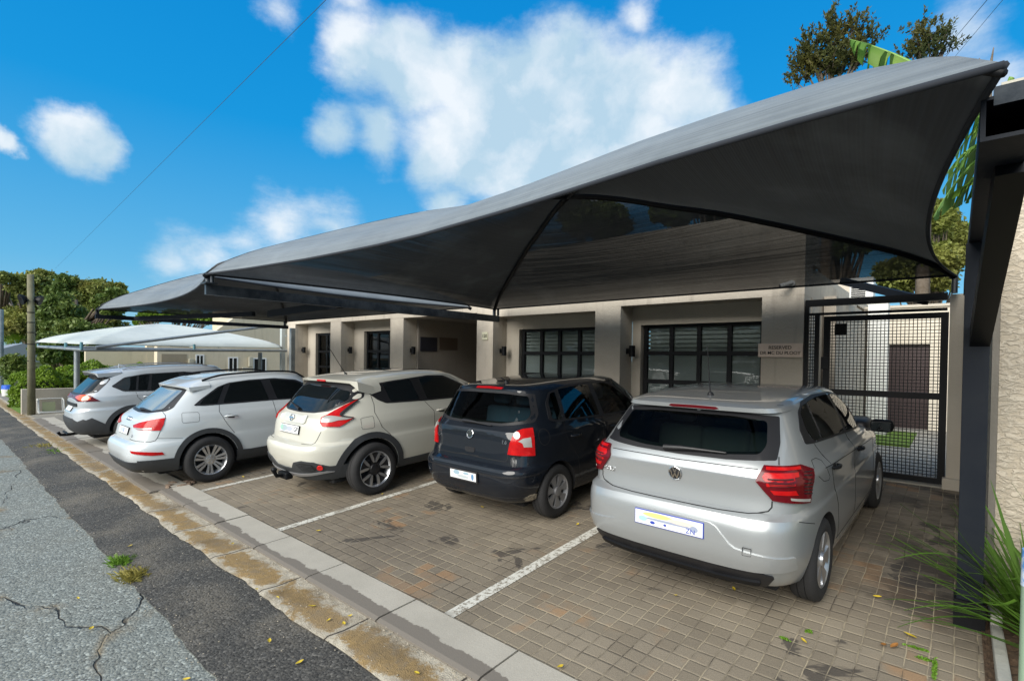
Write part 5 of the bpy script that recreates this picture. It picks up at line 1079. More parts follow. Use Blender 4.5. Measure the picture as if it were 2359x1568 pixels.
# ---------------------------------------------------------------- angular crossover far left
rav = Car('parked_car', 'angular pale grey crossover with orange-red tail lamps, farthest left', (-13.4, 1.93, gz(1.93)), [
 (.27,.24,.27,.30,4.0,.68,5,4), (.29,.25,.29,.12,4.14,.80,5,4), (.42,.40,.42,.04,4.22,.85,5,4), (.56,.54,.52,.01,4.27,.865,5,4), (.70,.68,.62,.03,4.27,.868,5,4), (.755,.74,.70,.06,4.26,.86,5.5,4,'c'),
 (.80,.79,.76,.09,4.23,.855,5.5,4,'c'), (.92,.90,.84,.10,4.15,.855,6,3.8), (1.02,.99,.93,.13,3.9,.842,6,3.6,'c'), (1.08,1.05,1.02,.19,3.55,.815,6,3.6),
 (1.24,1.24,1.22,.34,3.1,.745,6,4), (1.42,1.455,1.41,.53,2.75,.67,7,4.5), (1.475,1.51,1.46,.60,2.7,.62,7,4.5), (1.525,1.545,1.49,.72,2.6,.5,5,4), (1.54,1.56,1.50,.9,2.3,.25,5,4)],
 GREYW, [(.92,.33,.39,.866),(3.40,.33,.39,.866)], GRP)
wheels(rav, .92, 3.40, .33, .225, .21, 1.56, 'five', .4); underside(rav, .3, 4.0, .64, .2)
g_ = rav.patch('rear_window', sym([(0, 1.045), (.5, 1.055), (.72, 1.10), (.66, 1.36), (.55, 1.40), (0, 1.41)]), 'B', TRIM, off=.003, rnd=.03); rav.patch('glass_pane', sym([(0, 1.08), (.5, 1.09), (.65, 1.12), (.59, 1.36), (0, 1.375)]), 'B', GLASS, parent=g_, off=.006, rnd=.03, skirt=.004)
for mir in (False, True):
    v = 'D' if mir else 'C'; qr = lambda l: [rav.px(*k) for k in PX(ca, l)]
    b_ = rav.patch('tail_lamp', qr([(305,560),(330,540),(430,535),(500,545),(595,598),(480,603),(370,602),(350,585)]), v, REDD, off=.014, p3=True, mirror=mir, skirt=.03, res=.03)
    rav.patch('lamp_segment', qr([(355,560),(400,543),(470,543),(505,575),(495,585),(410,598)]), v, ORANGE, parent=b_, off=.018, p3=True, mirror=mir, skirt=.004, res=.03)
low_ = sym([(0, .62), (.45, .62), (.60, .56), (.68, .60), (.74, .55), (.765, .50), (.765, .28), (.7, .27), (0, .25)]); rav.patch('lower_bumper', low_, 'B', CLAD, off=.014, skirt=.03)
rav.patch('tailgate_garnish', sym([(0, .90), (.5, .905), (.52, .87), (.5, .84), (0, .835)]), 'B', TRIM, off=.012)
number_plate(rav, 'B', 0, .78, .44, .11, BLACK, off=.016, blobs=[(0, 0, .15, .03, MATS['smear_g'])])
for v, sg in (('S', 1), ('L', -1)):
    rav.patch('bumper_side', [(sg*.06, .52), (sg*.28, .62), (sg*.50, .46), (sg*.50, .27), (sg*.12, .27)], v, CLAD, off=.0125, skirt=.03); rav.patch('sill_cladding', [(sg*1.28, .40), (sg*3.05, .40), (sg*3.05, .26), (sg*1.28, .26)], v, CLAD, off=.014, skirt=.03)
for i in (0, 1):
    for s_ in 'SL': rav.arch(i, .392, .475, CLAD, .018, -8, 188, side=s_)
spoiler(rav, .66, .36, .82, 1.50, GREYW, bow=.07, droop=.03, th=.03, fin=.05)
dlo(rav, [(.62,1.20),(.80,1.085),(1.5,1.03),(2.75,1.0),(2.6,1.12),(2.2,1.36),(1.9,1.40),(1.2,1.405),(.85,1.36)],
    [[(.70,1.20),(.84,1.105),(1.0,1.09),(1.06,1.375),(.88,1.335)], [(1.04,1.09),(1.2,1.08),(1.28,1.38),(1.1,1.38)], [(1.26,1.075),(1.85,1.05),(1.80,1.38),(1.33,1.385)], [(1.95,1.045),(2.64,1.025),(2.5,1.13),(2.16,1.33),(1.9,1.38)]], GLASS)
doors(rav, [[(1.0,1.05),(1.02,.95),(1.12,.82),(1.24,.70)], [(1.9,1.03),(1.95,.40)]]); handles(rav, [(1.2,.95,.01), (2.1,.93,.01)], GREYW)
bm = nbm(); tube(bm, [(0, .3, .27), (0, .0, .26), (0, -.10, .27), (0, -.14, .33)], .028, 10); tube(bm, [(-.25, -.02, .30), (.25, -.02, .30)], .02, 8); obj('tow_bar', bm, BLACK, rav.root, smooth=40)
bm = nbm(); p = rav.cast('T', 0, .95, 0)[0]; tube(bm, [p+Vector((0, .12, -.01)), p+Vector((0, .04, .03)), p+Vector((0, -.03, .06)), p+Vector((0, -.04, .0))], .02, 8, radii=[.005, .02, .014, .01]); obj('antenna', bm, GREYW, rav.root, smooth=40)
mirror(rav, .82, 2.62, 1.02, GREYW, GREYW)
for v, sg in (('S', 1), ('L', -1)):
    bm = nbm(); pts = [rav.cast('T', sg*.58, .85+k*.13, .02+.03*min(1, k/2, (12-k)/2))[0] for k in range(13)]; tube(bm, pts, .013, 8); obj('roof_rail', bm, ALLOY, rav.root, smooth=40)
# ------------------------------------------------------------------ vegetation
def m_leaf(name, a, b, c_, tr=.25):
    g = G(name); oi = g.n('ObjectInfo'); geo = g.n('NewGeometry'); wn = g.n('TexNoise'); wn.inputs['Scale'].default_value = .55; wn.inputs['Detail'].default_value = 4; g.l(geo.outputs['Position'], wn.inputs['Vector'])
    c = g.mix(g.ramp(geo.outputs['Random Per Island'], 0, 1), a, b); c = g.mix(g.ramp(wn.outputs[0], .42, .68), c, c_); g.color(c); g.b.inputs['Roughness'].default_value = .55; g.b.inputs['Specular IOR Level'].default_value = .3
    t = g.n('BsdfTranslucent'); g.l(c, t.inputs[0]); ms = g.n('MixShader'); ms.inputs[0].default_value = tr; out = g.nt.nodes['Material Output']; g.l(g.b.outputs[0], ms.inputs[1]); g.l(t.outputs[0], ms.inputs[2]); g.l(ms.outputs[0], out.inputs[0]); return g.m
OLIVE = m_leaf('olive_leaf', (.15, .185, .035), (.26, .29, .07), (.25, .24, .06)); DEEP = m_leaf('deep_leaf', (.07, .115, .022), (.13, .19, .04), (.17, .21, .045)); FRESH = m_leaf('fresh_leaf', (.11, .20, .015), (.20, .32, .03), (.26, .36, .03)); PINE = m_leaf('needle_leaf', (.03, .048, .018), (.07, .085, .025), (.12, .11, .025), .15); BANA = m_leaf('banana_leaf', (.08, .18, .025), (.17, .31, .05), (.24, .36, .08), .45)
BARK = mat('bark', (.10, .075, .05), .95, 0, (.16, .13, .10), 8, bump=.8, bscale=25)
def pymesh(name, vs, fs, m, parent=None, smooth=False):
    me = bpy.data.meshes.new(name); me.from_pydata(vs, [], fs); me.materials.append(m)
    if smooth:
        for p in me.polygons: p.use_smooth = True
    o = bpy.data.objects.new(name, me); return link(o, parent)
def leaves(rng, blobs, n, size, elong=1.6, shell=.75, clump=8, cs=.10, up=.0):
    """leaf quads in small clumps through ellipsoid blobs (cx,cy,cz,rx,ry,rz)"""
    vs, fs = [], []; vol = [b[3]*b[4]*b[5] for b in blobs]; vol = [v**.67 for v in vol]; tot = sum(vol)
    for b, v in zip(blobs, vol):
        k = int(n*v/tot/clump)
        for _ in range(k):
            d = Vector((rng.gauss(0, 1), rng.gauss(0, 1), rng.gauss(0, 1))).normalized(); r = shell+(1-shell)*rng.random() if rng.random() < .8 else rng.random()**.5
            r *= 1+.16*sin(d.x*5+b[0])*cos(d.z*6+b[1])+.1*sin(d.y*9+b[2]*2)
            c = Vector((b[0]+d.x*b[3]*r, b[1]+d.y*b[4]*r, b[2]+d.z*b[5]*r)); R = cs*(b[3]+b[4]+b[5])/3
            for _ in range(clump):
                p = c+Vector((rng.gauss(0, R), rng.gauss(0, R), rng.gauss(0, R*.8))); a = Vector((rng.gauss(0, 1), rng.gauss(0, 1), rng.gauss(0, 1)+up)).normalized(); e = a.orthogonal().normalized(); e = (Matrix.Rotation(rng.random()*6.28, 3, a) @ e); s = size*rng.uniform(.6, 1.3); w = e*s/2; h = a.cross(e)*s*elong/2
                i = len(vs); vs += [tuple(p-h), tuple(p+w*.9-h*.1), tuple(p+h), tuple(p-w*.9-h*.1)]; fs.append((i, i+1, i+2, i+3))
    return vs, fs
def tree(name, base, top, blobs, n, size, m, label, cat='tree', group=None, seed=1, r0=.25, **k):
    rng = random.Random(seed); root = empty(name, base, label, cat, group); B = Vector(base)
    bl = [(b[0]-B.x, b[1]-B.y, b[2]-B.z, *b[3:]) for b in blobs]; vs, fs = leaves(rng, bl, n, size, **k); pymesh('crown', vs, fs, m, root)
    bm = nbm(); T = (Vector(top)-B)*.78; pts = [T*t+Vector((rng.uniform(-.1, .1)*t, rng.uniform(-.1, .1)*t, 0)) for t in (0, .3, .6, 1)]; tube(bm, pts, r0, 8, radii=[r0, r0*.8, r0*.6, r0*.35])
    for b in bl:
        s = pts[rng.choice((1, 2))]; e = Vector(b[:3]); tube(bm, [s, s.lerp(e, .5)+Vector((0, 0, .1*b[5])), e+Vector((0, 0, b[5]*.4))], r0*.3, 6, radii=[r0*.4, r0*.25, r0*.06])
    obj('trunk', bm, BARK, root, smooth=True); return root
def pb(px, py, Y, rpx, rz=None, ry=1.0):
    c = at_y(px, py, Y); dep = (c-Vector((0, 0, ZC))).dot(fwd); r = rpx/FPX*dep; return (c.x, c.y, c.z, r, r*ry, (rz or rpx)/FPX*dep)
GT = 'tall trees on the skyline at the left'
def ptree(name, pxs, Y, n, size, m, label, seed, group=None, gz_=-.3, split=12, **k):
    k.setdefault('shell', .6); k.setdefault('cs', .2)
    bl = [pb(x, y, Y+(i % 3-1)*1.0, r, rz) for i, (x, y, r, rz) in enumerate(pxs)]; rs = random.Random(seed+50); big = bl; bl = []
    for b in big:
        if split: bl.append((b[0], b[1], b[2], b[3]*.6, b[4]*.6, b[5]*.6))
        else: bl.append(b)
        for _ in range(split):
            d = Vector((rs.gauss(0, 1), rs.gauss(0, 1), rs.gauss(0, 1)+.25)).normalized(); q = rs.uniform(.24, .42); bl.append((b[0]+d.x*b[3]*(.98-q), b[1]+d.y*b[4]*(.98-q), b[2]+d.z*b[5]*(.98-q), b[3]*q*1.15, b[4]*q*1.15, b[5]*q*.9))
    cx = sum(b[0] for b in bl)/len(bl); cz = max(b[2] for b in bl)
    return tree(name, (cx, Y, gz_), (cx, Y, cz), bl, n, size, m, label, seed=seed, group=group, **k)
# big left-hand trees about 45 m away (ratio X/Y is large here, so Y stays small)
ptree('tall_tree', [(70,665,48,40),(20,700,38,50),(105,690,45,48),(60,740,60,45),(95,640,28,20)], 6.5, 46000, .17, OLIVE, 'tallest olive green tree behind the timber street pole', 1, GT, r0=.5)
ptree('tall_tree', [(215,680,50,42),(250,668,36,28),(180,700,40,45),(225,740,60,40),(280,690,26,22)], 9.5, 46000, .17, OLIVE, 'broad domed olive green tree whose crown ends beside the second charcoal canopy', 2, GT, r0=.5)
ptree('tall_tree', [(150,730,50,55),(155,672,40,42),(120,770,40,35),(190,770,60,40),(250,700,40,40)], 7.0, 34000, .16, DEEP, 'dark green tree filling the gap between the two tall olive trees', 3, GT, r0=.4)
ptree('tall_tree', [(10,640,30,14),(-20,680,40,60),(0,750,40,40)], 5.0, 22000, .17, OLIVE, 'olive tree cut by the left edge of the photo', 4, GT, r0=.4)
ptree('garden_tree', [(120,800,38,38),(165,810,48,46),(140,770,40,22)], 5.0, 20000, .12, DEEP, 'dark leafy garden tree above the hedge behind the timber pole', 5)
ptree('garden_tree', [(30,850,32,36),(60,860,28,30),(15,870,30,30)], 3.6, 18000, .11, DEEP, 'dark broad leaved shrub left of the timber pole', 6)
ptree('garden_tree', [(345,730,26,14),(400,728,40,14),(450,728,30,14),(480,735,24,14),(330,745,20,14)], 14, 20000, .16, FRESH, 'bright green treetops showing between second canopy and white canopy', 7)
def hedge(px, py, Y, r, rz, label, seed, m=FRESH):
    b = pb(px, py, Y, r, rz); root = empty('clipped_bush', (b[0], b[1], max(gz(min(Y, 8)), .1)), label, 'bush', 'clipped round bushes'); rng = random.Random(seed)
    vs, fs = leaves(rng, [(0, 0, b[2]-root.location.z, b[3], b[4], b[5])], 26000, .045, shell=.93, clump=6, cs=.025); pymesh('foliage', vs, fs, m, root)
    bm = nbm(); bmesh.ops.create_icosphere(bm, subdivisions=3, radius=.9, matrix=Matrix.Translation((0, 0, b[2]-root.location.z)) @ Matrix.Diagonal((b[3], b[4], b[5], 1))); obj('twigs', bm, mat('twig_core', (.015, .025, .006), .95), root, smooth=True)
hedge(98, 900, 2.75, 58, 50, 'round clipped bush behind the low wall at the timber pole', 11); hedge(206, 880, 4.2, 58, 44, 'bright green clipped bush behind the carport post and low wall', 12); hedge(320, 860, 6.2, 24, 22, 'small bright clipped bush beside the house number 130', 13)
# fan palm at the far left
rt = empty('fan_palm', tuple(at_y(38, 860, 5.0)), 'yellow green fan palm at the left edge', 'palm'); c = at_y(38, 808, 5.0)-rt.location; rng = random.Random(5); vs, fs = [], []
for k in range(46):
    t = rng.random()*6.283; el = rng.uniform(-.5, 1.2); d = Vector((cos(t)*cos(el), sin(t)*cos(el), sin(el))); tip = c+d*1.2+Vector((0, 0, -.15)); s = d.cross(Vector((0, 0, 1))).normalized()
    for j in range(9):
        a = (j-4)*.2; e = tip+(d*cos(a)+s*sin(a))*.8+Vector((0, 0, -.25*abs(a))); i = len(vs); vs += [tuple(tip), tuple(tip.lerp(e, .5)+s*.05), tuple(e), tuple(tip.lerp(e, .5)-s*.05)]; fs.append((i, i+1, i+2, i+3))
    i = len(vs); vs += [tuple(c-s*.02), tuple(tip-s*.02), tuple(tip+s*.02), tuple(c+s*.02)]; fs.append((i, i+1, i+2, i+3))
pymesh('fronds', vs, fs, FRESH, rt); bm = nbm(); tube(bm, [Vector((0, 0, -.6)), c], .2, 10, radii=[.26, .2]); obj('trunk', bm, BARK, rt, smooth=True)
# trees behind the clinic and the courtyard
GB = 'trees behind the clinic roof'
def feathery(pxs, Y, n_tw, label, seed, top=None, group=GB):
    """open crown: upswept twigs carrying small leaves"""
    rng = random.Random(seed); bl = [pb(x, y, Y, r, rz) for x, y, r, rz in pxs]; cx = sum(b[0] for b in bl)/len(bl); base = Vector((cx, Y, .3)); root = empty('backyard_tree', base, label, 'tree', group); vs, fs = [], []; bm = nbm(); hub = Vector((0, 0, min(b[2]-b[5] for b in bl)-.3-.8)); tube(bm, [Vector((0, 0, 0)), hub], .22, 8, radii=[.26, .16])
    for b in bl:
        c = Vector(b[:3])-base; tube(bm, [hub, hub.lerp(c, .55)+Vector((0, 0, -.1)), c+Vector((0, 0, b[5]*.5))], .05, 6, radii=[.08, .05, .012])
        for _ in range(int(n_tw*b[3]*b[5])):
            d = Vector((rng.gauss(0, 1), rng.gauss(0, 1), rng.gauss(0, 1))).normalized()*rng.random()**.45; p = c+Vector((d.x*b[3], d.y*b[4], d.z*b[5])); o_ = (Vector((d.x, d.y, .6+abs(d.z)))+Vector((rng.gauss(0, .3), rng.gauss(0, .3), 0))).normalized(); L_ = rng.uniform(.35, .75)
            if rng.random() < .3: tube(bm, [p-o_*.3, p+o_*L_], .008, 4, radii=[.012, .004])
            for k in range(26):
                t = rng.random(); q = p+o_*L_*t; a_ = (o_*rng.uniform(.3, 1.2)+Vector((rng.gauss(0, .6), rng.gauss(0, .6), rng.gauss(0, .6)))).normalized(); w_ = a_.orthogonal().normalized()*.034; l_ = rng.uniform(.10, .19); i = len(vs); vs += [tuple(q-w_*.4), tuple(q+a_*l_*.5+w_), tuple(q+a_*l_), tuple(q+a_*l_*.5-w_)]; fs.append((i, i+1, i+2, i+3))
    pymesh('crown', vs, fs, PINE, root); obj('trunk', bm, BARK, root, smooth=True)
feathery([(1850,165,26,26),(1880,130,28,34),(1900,165,34,28),(1925,90,24,36),(1945,150,34,34),(1965,75,14,30),(1980,120,22,26),(2005,95,16,12),(1910,55,9,18),(1835,195,18,8),(1860,110,12,20)], 24, 190, 'dark open crowned tree rising above the charcoal canopy left of the banana leaf', 21)
feathery([(2095,125,20,16),(2115,105,18,32),(2140,130,26,20),(2160,95,12,20),(2180,85,8,16),(2175,120,18,10),(2110,75,8,12)], 24, 190, 'smaller dark tree right of the banana leaf above the canopy', 22)
feathery([(2288,115,6,10),(2255,138,10,6)], 22, 60, 'tip of a dark tree just showing over the canopy corner', 23)
ptree('backyard_tree', [(2140,620,70,60),(2060,640,60,40),(2190,560,50,70),(2160,500,40,40)], 26, 70000, .11, OLIVE, 'olive tree seen under the canopy above the mesh gate', 24, GB, r0=.13)
ptree('backyard_tree', [(1330,500,60,60),(1400,520,50,60)], 26, 12000, .25, DEEP, 'dark tree showing through the net left of centre', 25, GB, r0=.3)
ptree('backyard_tree', [(1560,480,60,50),(1660,470,80,50),(1780,470,60,60)], 26, 18000, .25, DEEP, 'dark tree showing through the net right of centre', 26, GB, r0=.3)
ptree('backyard_tree', [(1960,520,70,70),(1900,480,50,50)], 30, 16000, .25, DEEP, 'dark tree behind the net above the air conditioner', 27, GB, r0=.3)
# ---- banana plant
def banana_leaf(P0, P1, P2, width, rng, parent, droop=.6, torn=9):
    """quadratic midrib; blade of torn strips hanging from it"""
    def q(t): return P0*(1-t)**2+P1*2*t*(1-t)+P2*t*t
    vs, fs = [], []; N_ = 44; rib = [q(i/N_) for i in range(N_+1)]
    for sg in (-1, 1):
        i = 0
        while i < N_:
            k = min(N_, i+rng.choice((3, 5, 6, 8))); 
            dr = rng.uniform(.6, 1.2)*droop; rot = rng.uniform(-.08, .08)
            ring = []
            for j in (range(i, k+1)):
                t = j/N_; w = width*(sin(pi*min(1, t*.92+.08))**.55)*.5; d = (rib[min(N_, j+1)]-rib[max(0, j-1)]).normalized(); s = d.cross(Vector((0, 0, 1))).normalized()*sg; row = []
                shr = .0 if j not in (i, k) else .12
                for u in (0, .35, .7, 1):
                    p = rib[j]+s*w*u*cos(dr*u)+Vector((0, 0, -1))*w*u*sin(dr*u)+d*w*u*(.25+rot)+(d*(shr*w*u*(1 if j == i else -1))); row.append(len(vs)); vs.append(tuple(p))
                ring.append(row)
            for a, b in zip(ring, ring[1:]):
                for m_ in range(3): fs.append((a[m_], a[m_+1], b[m_+1], b[m_]))
            i = k
    o = pymesh('leaf_blade', vs, fs, BANA, parent, smooth=True); bm = nbm(); tube(bm, rib, .02, 6, radii=[.03*(1-i/N_)+.006 for i in range(N_+1)]); obj('leaf_rib', bm, mat('leaf_rib_green', (.16, .30, .05), .5), o, smooth=True)
ban = empty('banana_plant', (.75, 9.9, .55), 'banana plant with torn bright green leaves behind the carport corner and above the canopy', 'banana plant'); rb = random.Random(9); O = ban.location
base = Vector((.75, 9.9, 3.6))
def bl_(p0, p2, bend, w, Yt, droop=.7):
    e = at_y(*p2, Yt); s = at_y(*p0, Yt) if isinstance(p0, tuple) else p0; m_ = (s+e)/2+Vector((0, 0, bend)); banana_leaf(s-O, m_-O, e-O, w, rb, ban, droop)
bl_((2170, 185), (1957, 92), .12, .95, 9.4, .9)
for p0, p2, bd, w, Y_ in (((2320,300),(2170,440),.35,.55,9.2), ((2330,240),(2235,330),.3,.5,9.4), ((2345,330),(2150,500),.5,.55,9.0), ((2300,380),(2200,470),.25,.45,9.1), ((2330,180),(2300,350),.4,.5,9.3), ((2280,330),(2180,400),.2,.5,9.3), ((2340,260),(2200,360),.4,.5,9.6), ((2350,300),(2260,480),.3,.5,8.9), ((2300,250),(2190,330),.25,.45,9.5), ((2330,420),(2165,470),.3,.5,9.2), ((2310,330),(2230,520),.3,.45,9.0)): bl_(p0, p2, bd, w*1.5, Y_, .45)
bm = nbm(); tube(bm, [Vector((0, 0, 0)), Vector((.05, 0, 1.6)), base-O], .13, 10, radii=[.16, .13, .08]); obj('stem', bm, mat('banana_stem', (.16, .19, .06), .7), ban, smooth=True)
# ---- strap leaved clumps in the planter
def strap(name, x, y, n, L, seed, label, specials=()):
    r = empty(name, (x, y, gz(y)+.04), label, 'plant', 'strap leaved clumps in the planter'); rng = random.Random(seed); vs, fs = [], []; leaf = []
    for k in range(n):
        t = rng.random()*6.283; el = rng.uniform(.45, 1.5); l = L*rng.uniform(.55, 1.1); d = Vector((cos(t)*cos(el), sin(t)*cos(el), sin(el))); leaf.append((Vector((rng.uniform(-.06, .06), rng.uniform(-.06, .06), 0)), d, l, rng.uniform(.018, .032), rng.uniform(.25, .7)))
    for k, (p0, d, l, w, dr) in enumerate(leaf):
        s = d.cross(Vector((0, 0, 1))).normalized() if abs(d.z) < .98 else Vector((1, 0, 0)); M_ = 10; i0 = len(vs)
        for j in range(M_+1):
            u = j/M_; p = p0+d*l*u+Vector((0, 0, -dr*l*u*u*.6)); ww = w*(1-u**2.2)*.5+.001; vs += [tuple(p-s*ww), tuple(p+Vector((0, 0, -.003))), tuple(p+s*ww)]
        for j in range(M_):
            a = i0+j*3; fs += [(a, a+1, a+4, a+3), (a+1, a+2, a+5, a+4)]
    for (pts, w) in specials:
        i0 = len(vs); A, B, C_ = [Vector(p)-r.location for p in pts]; M_ = 14
        for j in range(M_+1):
            u = j/M_; p = A*(1-u)**2+B*2*u*(1-u)+C_*u*u; d = (C_-A).normalized(); s = d.cross(Vector((0, 0, 1))).normalized(); ww = w*(1-u**2.5)*.5+.0015; vs += [tuple(p-s*ww), tuple(p+Vector((0, 0, -.004))), tuple(p+s*ww)]
        for j in range(M_):
            a = i0+j*3; fs += [(a, a+1, a+4, a+3), (a+1, a+2, a+5, a+4)]
    pymesh('strap_leaves', vs, fs, m_leaf('strap_leaf', (.045, .11, .012), (.09, .19, .02), (.12, .20, .03), .3) if 'strap_leaf' not in MATS else MATS['strap_leaf'], r, smooth=True)
def quad_(p0, p1, p2, Y0, Y1): return (at_y(*p0, Y0), at_y(*p1, (Y0+Y1)/2), at_y(*p2, Y1))
strap('strap_leaf_plant', .42, 4.55, 150, 1.15, 3, 'spiky green strap leaf clump against the rough wall, arching over the post foot', specials=[(quad_((2330,1395),(2230,1230),(2060,1287),4.35,4.0), .03), (quad_((2340,1380),(2270,1420),(2195,1325),4.3,4.1), .022), (quad_((2330,1370),(2260,1300),(2190,1245),4.4,4.2), .02), (quad_((2345,1330),(2290,1350),(2200,1210),4.4,4.3), .018)])
strap('strap_leaf_plant', .62, 4.15, 110, .95, 4, 'strap leaf clump nearest the blue banded post at the right edge'); strap('strap_leaf_plant', .75, 4.75, 90, 1.15, 6, 'tall strap leaf clump furthest right against the wall')
# pale post with blue band at the right edge
a = at_y(2345, 1500, 3.6); r = empty('marker_post', (a.x+.052, 3.6, gz(3.6)+.02), 'pale green plastic post with a blue and white band at the right edge', 'post'); zt = at_y(2352, 1262, 3.6).z-r.location.z; zb_ = at_y(2352, 1345, 3.6).z-r.location.z
bm = nbm(); bar(bm, (0, 0, 0), (0, 0, zb_), .1, rnd=True, seg=24); obj('tube', bm, mat('pale_green_plastic', (.30, .42, .30), .4), r, smooth=40); bm = nbm(); bar(bm, (0, 0, zb_), (0, 0, zt), .104, rnd=True, seg=24, w2=.1); obj('band', bm, mat('blue_band', (.10, .30, .62), .35, 0, (.65, .75, .85), 14, contrast=.1), r, smooth=40)
# ------------------------------------------------------------------ street furniture and neighbours on the left
pl = empty('timber_pole', (-20.9, 2.16, gz(2.16)), 'weathered timber street pole with black bands beside the low wall', 'pole')
bm = nbm(); tube(bm, [Vector((0, 0, -.1)), Vector((-.02, .0, 2.2)), Vector((-.13, -.01, 4.2))], .1, 14, radii=[.095, .09, .08]); obj('shaft', bm, mat('pole_timber', (.12, .11, .065), .9, 0, (.20, .19, .12), 3, bump=.5, bscale=30), pl, smooth=True)
for z in (.55, .75, 1.05, 1.6, 2.1, 2.45, 2.75, 3.05):
    bm = nbm(); bar(bm, (-.02-.05*max(0, z-2.2), 0, z), (-.02-.05*max(0, z-2.2), 0, z+.025), .19, rnd=True, seg=16); obj('band', bm, BLACK, pl, smooth=40)
for k, (dx, dy, tl) in enumerate(((-.02, -.17, -1.35), (.02, .17, 1.2))):
    fl_ = empty('floodlight', (-20.9-.12+dx, 2.16+dy, gz(2.16)+3.45), ('round black floodlight on the street side of the timber pole', 'tilted black floodlight on the building side of the timber pole')[k], 'floodlight', 'floodlights on the pole', (0, .35, tl))
    bm = nbm(); lathe(bm, [(-.10, .001), (-.10, .07), (.02, .15), (.06, .16), (.06, .14), (.03, .001)], 20); obj('housing', bm, BLACK, fl_, smooth=40); bm = nbm(); bar(bm, (-.04, 0, 0), (-.04, -.2 if dy > 0 else .2, -.05), .03); obj('bracket', bm, BLACK, fl_)
# low boundary wall and white frame
zt = at_x(60, 896, -21.3).z; o = obj('low_wall', boxes(((-21.45, 1.98, -.1), (-21.27, 4.3, zt)), bev=.01), WALL2); tag(o, 'low beige plastered wall behind the timber pole', 'wall')
fr = empty('drying_frame', (-21.1, 2.62, gz(2.6)), 'small white metal frame leaning on the low wall', 'frame'); bm = nbm()
for (a, b) in (((0, -.3, 0), (-.1, -.3, .42)), ((0, .28, 0), (-.1, .28, .42)), ((-.1, -.3, .42), (-.1, .28, .42)), ((0, -.3, .03), (0, .28, .03)), ((.3, -.3, 0), (.2, -.3, .38)), ((.3, .28, 0), (.2, .28, .38)), ((.2, -.3, .38), (-.1, -.3, .42)), ((.2, .28, .38), (-.1, .28, .42)), ((.3, -.3, .03), (.3, .28, .03))): bar(bm, a, b, .03, rnd=True, seg=8)
obj('tube_frame', bm, WHITE, fr, smooth=40); obj('panel', boxes(((.21, -.22, .06), (.225, .08, .34))), mat('frame_panel', (.33, .36, .22), .7), fr)
bn = empty('litter_bin', (-30.4, 2.45, .05), 'small white bin with a blue lid on the grass at the far left', 'bin'); bm = nbm(); bar(bm, (0, 0, 0), (0, 0, .38), .42, rnd=True, seg=16, w2=.5); obj('bin_body', bm, WHITE, bn, smooth=40); bm = nbm(); bar(bm, (0, 0, .38), (0, 0, .55), .5, rnd=True, seg=16, w2=.46); obj('lid', bm, mat('blue_lid', (.02, .12, .65), .4), bn, smooth=40)
for (x0, x1, y0, y1) in ((-60, -26, 2.3, 8), (-25, -21.5, 1.95, 4.0)):
    bm = nbm(); bmesh.ops.create_grid(bm, x_segments=20, y_segments=10, size=1, matrix=Matrix.Translation(((x0+x1)/2, (y0+y1)/2, 0)) @ Matrix.Diagonal(((x1-x0)/2, (y1-y0)/2, 1, 1)))
    for v in bm.verts: v.co.z = gz(v.co.y)+.03
    o = obj('verge_lawn', bm, LAWN); o['kind'] = 'structure'
# neighbour
nb = empty('neighbour_house', (-24, 8, .3), 'beige plastered neighbouring house behind the white canopy, with small white framed windows', 'building')
def U_(o): o.parent = nb; o.matrix_parent_inverse = nb.matrix_world.inverted(); return o
nb.matrix_world = Matrix.Translation((-24, 8, .3))
def ax(px, py, X): p = at_x(px, py, X); return p.y, p.z
yA = ax(362, 800, -24)[0]; zT = ax(560, 738, -24)[1]; y1 = ax(482, 745, -24)[0]
U_(obj('wall', boxes(((-24.4, yA, 0), (-24, 13.5, 2.32)), ((-24.4, y1+1.0, 2.32), (-24.002, 13.5, zT+.1))), BEIGE))
bm = nbm(); v = [bm.verts.new(p) for p in ((-24.01, y1-.6, 2.32), (-24.01, y1+1.0, 2.32), (-24.01, y1+1.0, zT+.1), (-24.4, y1-.6, 2.32), (-24.4, y1+1.0, 2.32), (-24.4, y1+1.0, zT+.1))]
for f in ((0, 1, 2), (3, 5, 4), (0, 2, 5, 3), (0, 3, 4, 1)): bm.faces.new([v[i] for i in f])
U_(obj('gable', bm, BEIGE)); U_(obj('rear_wing', boxes(((-28, 9.5, 0), (-24.4, 16, zT+.6))), BEIGE))
def nwin(p0, p1, X=-24):
    ya, za = ax(*p0, X); yb, zb = ax(*p1, X); f = U_(obj('window', boxes(((X-.02, ya, zb), (X+.02, ya+.05, za)), ((X-.02, yb-.05, zb), (X+.02, yb, za)), ((X-.02, ya+.05, za-.05), (X+.02, yb-.05, za)), ((X-.02, ya+.05, zb), (X+.02, yb-.05, zb+.05)), ((X-.019, (ya+yb)/2-.02, zb+.05), (X+.019, (ya+yb)/2+.02, za-.05))), WHITE)); obj('pane', boxes(((X+.001, ya+.05, zb+.05), (X+.008, yb-.05, za-.05))), GLASS, f)
nwin((450, 816), (470, 858)); nwin((525, 822), (548, 858)); nwin((583, 824), (613, 860))
for p0, p1 in (((433, 826), (443, 842)), ((571, 822), (580, 844)), ((556, 846), (580, 858))):
    ya, za = ax(*p0, -24); yb, zb = ax(*p1, -24); U_(obj('wall_box', boxes(((-23.99, ya, zb), (-23.85, yb, za)), bev=.01), mat('cream_metal', (.45, .43, .34), .5)))
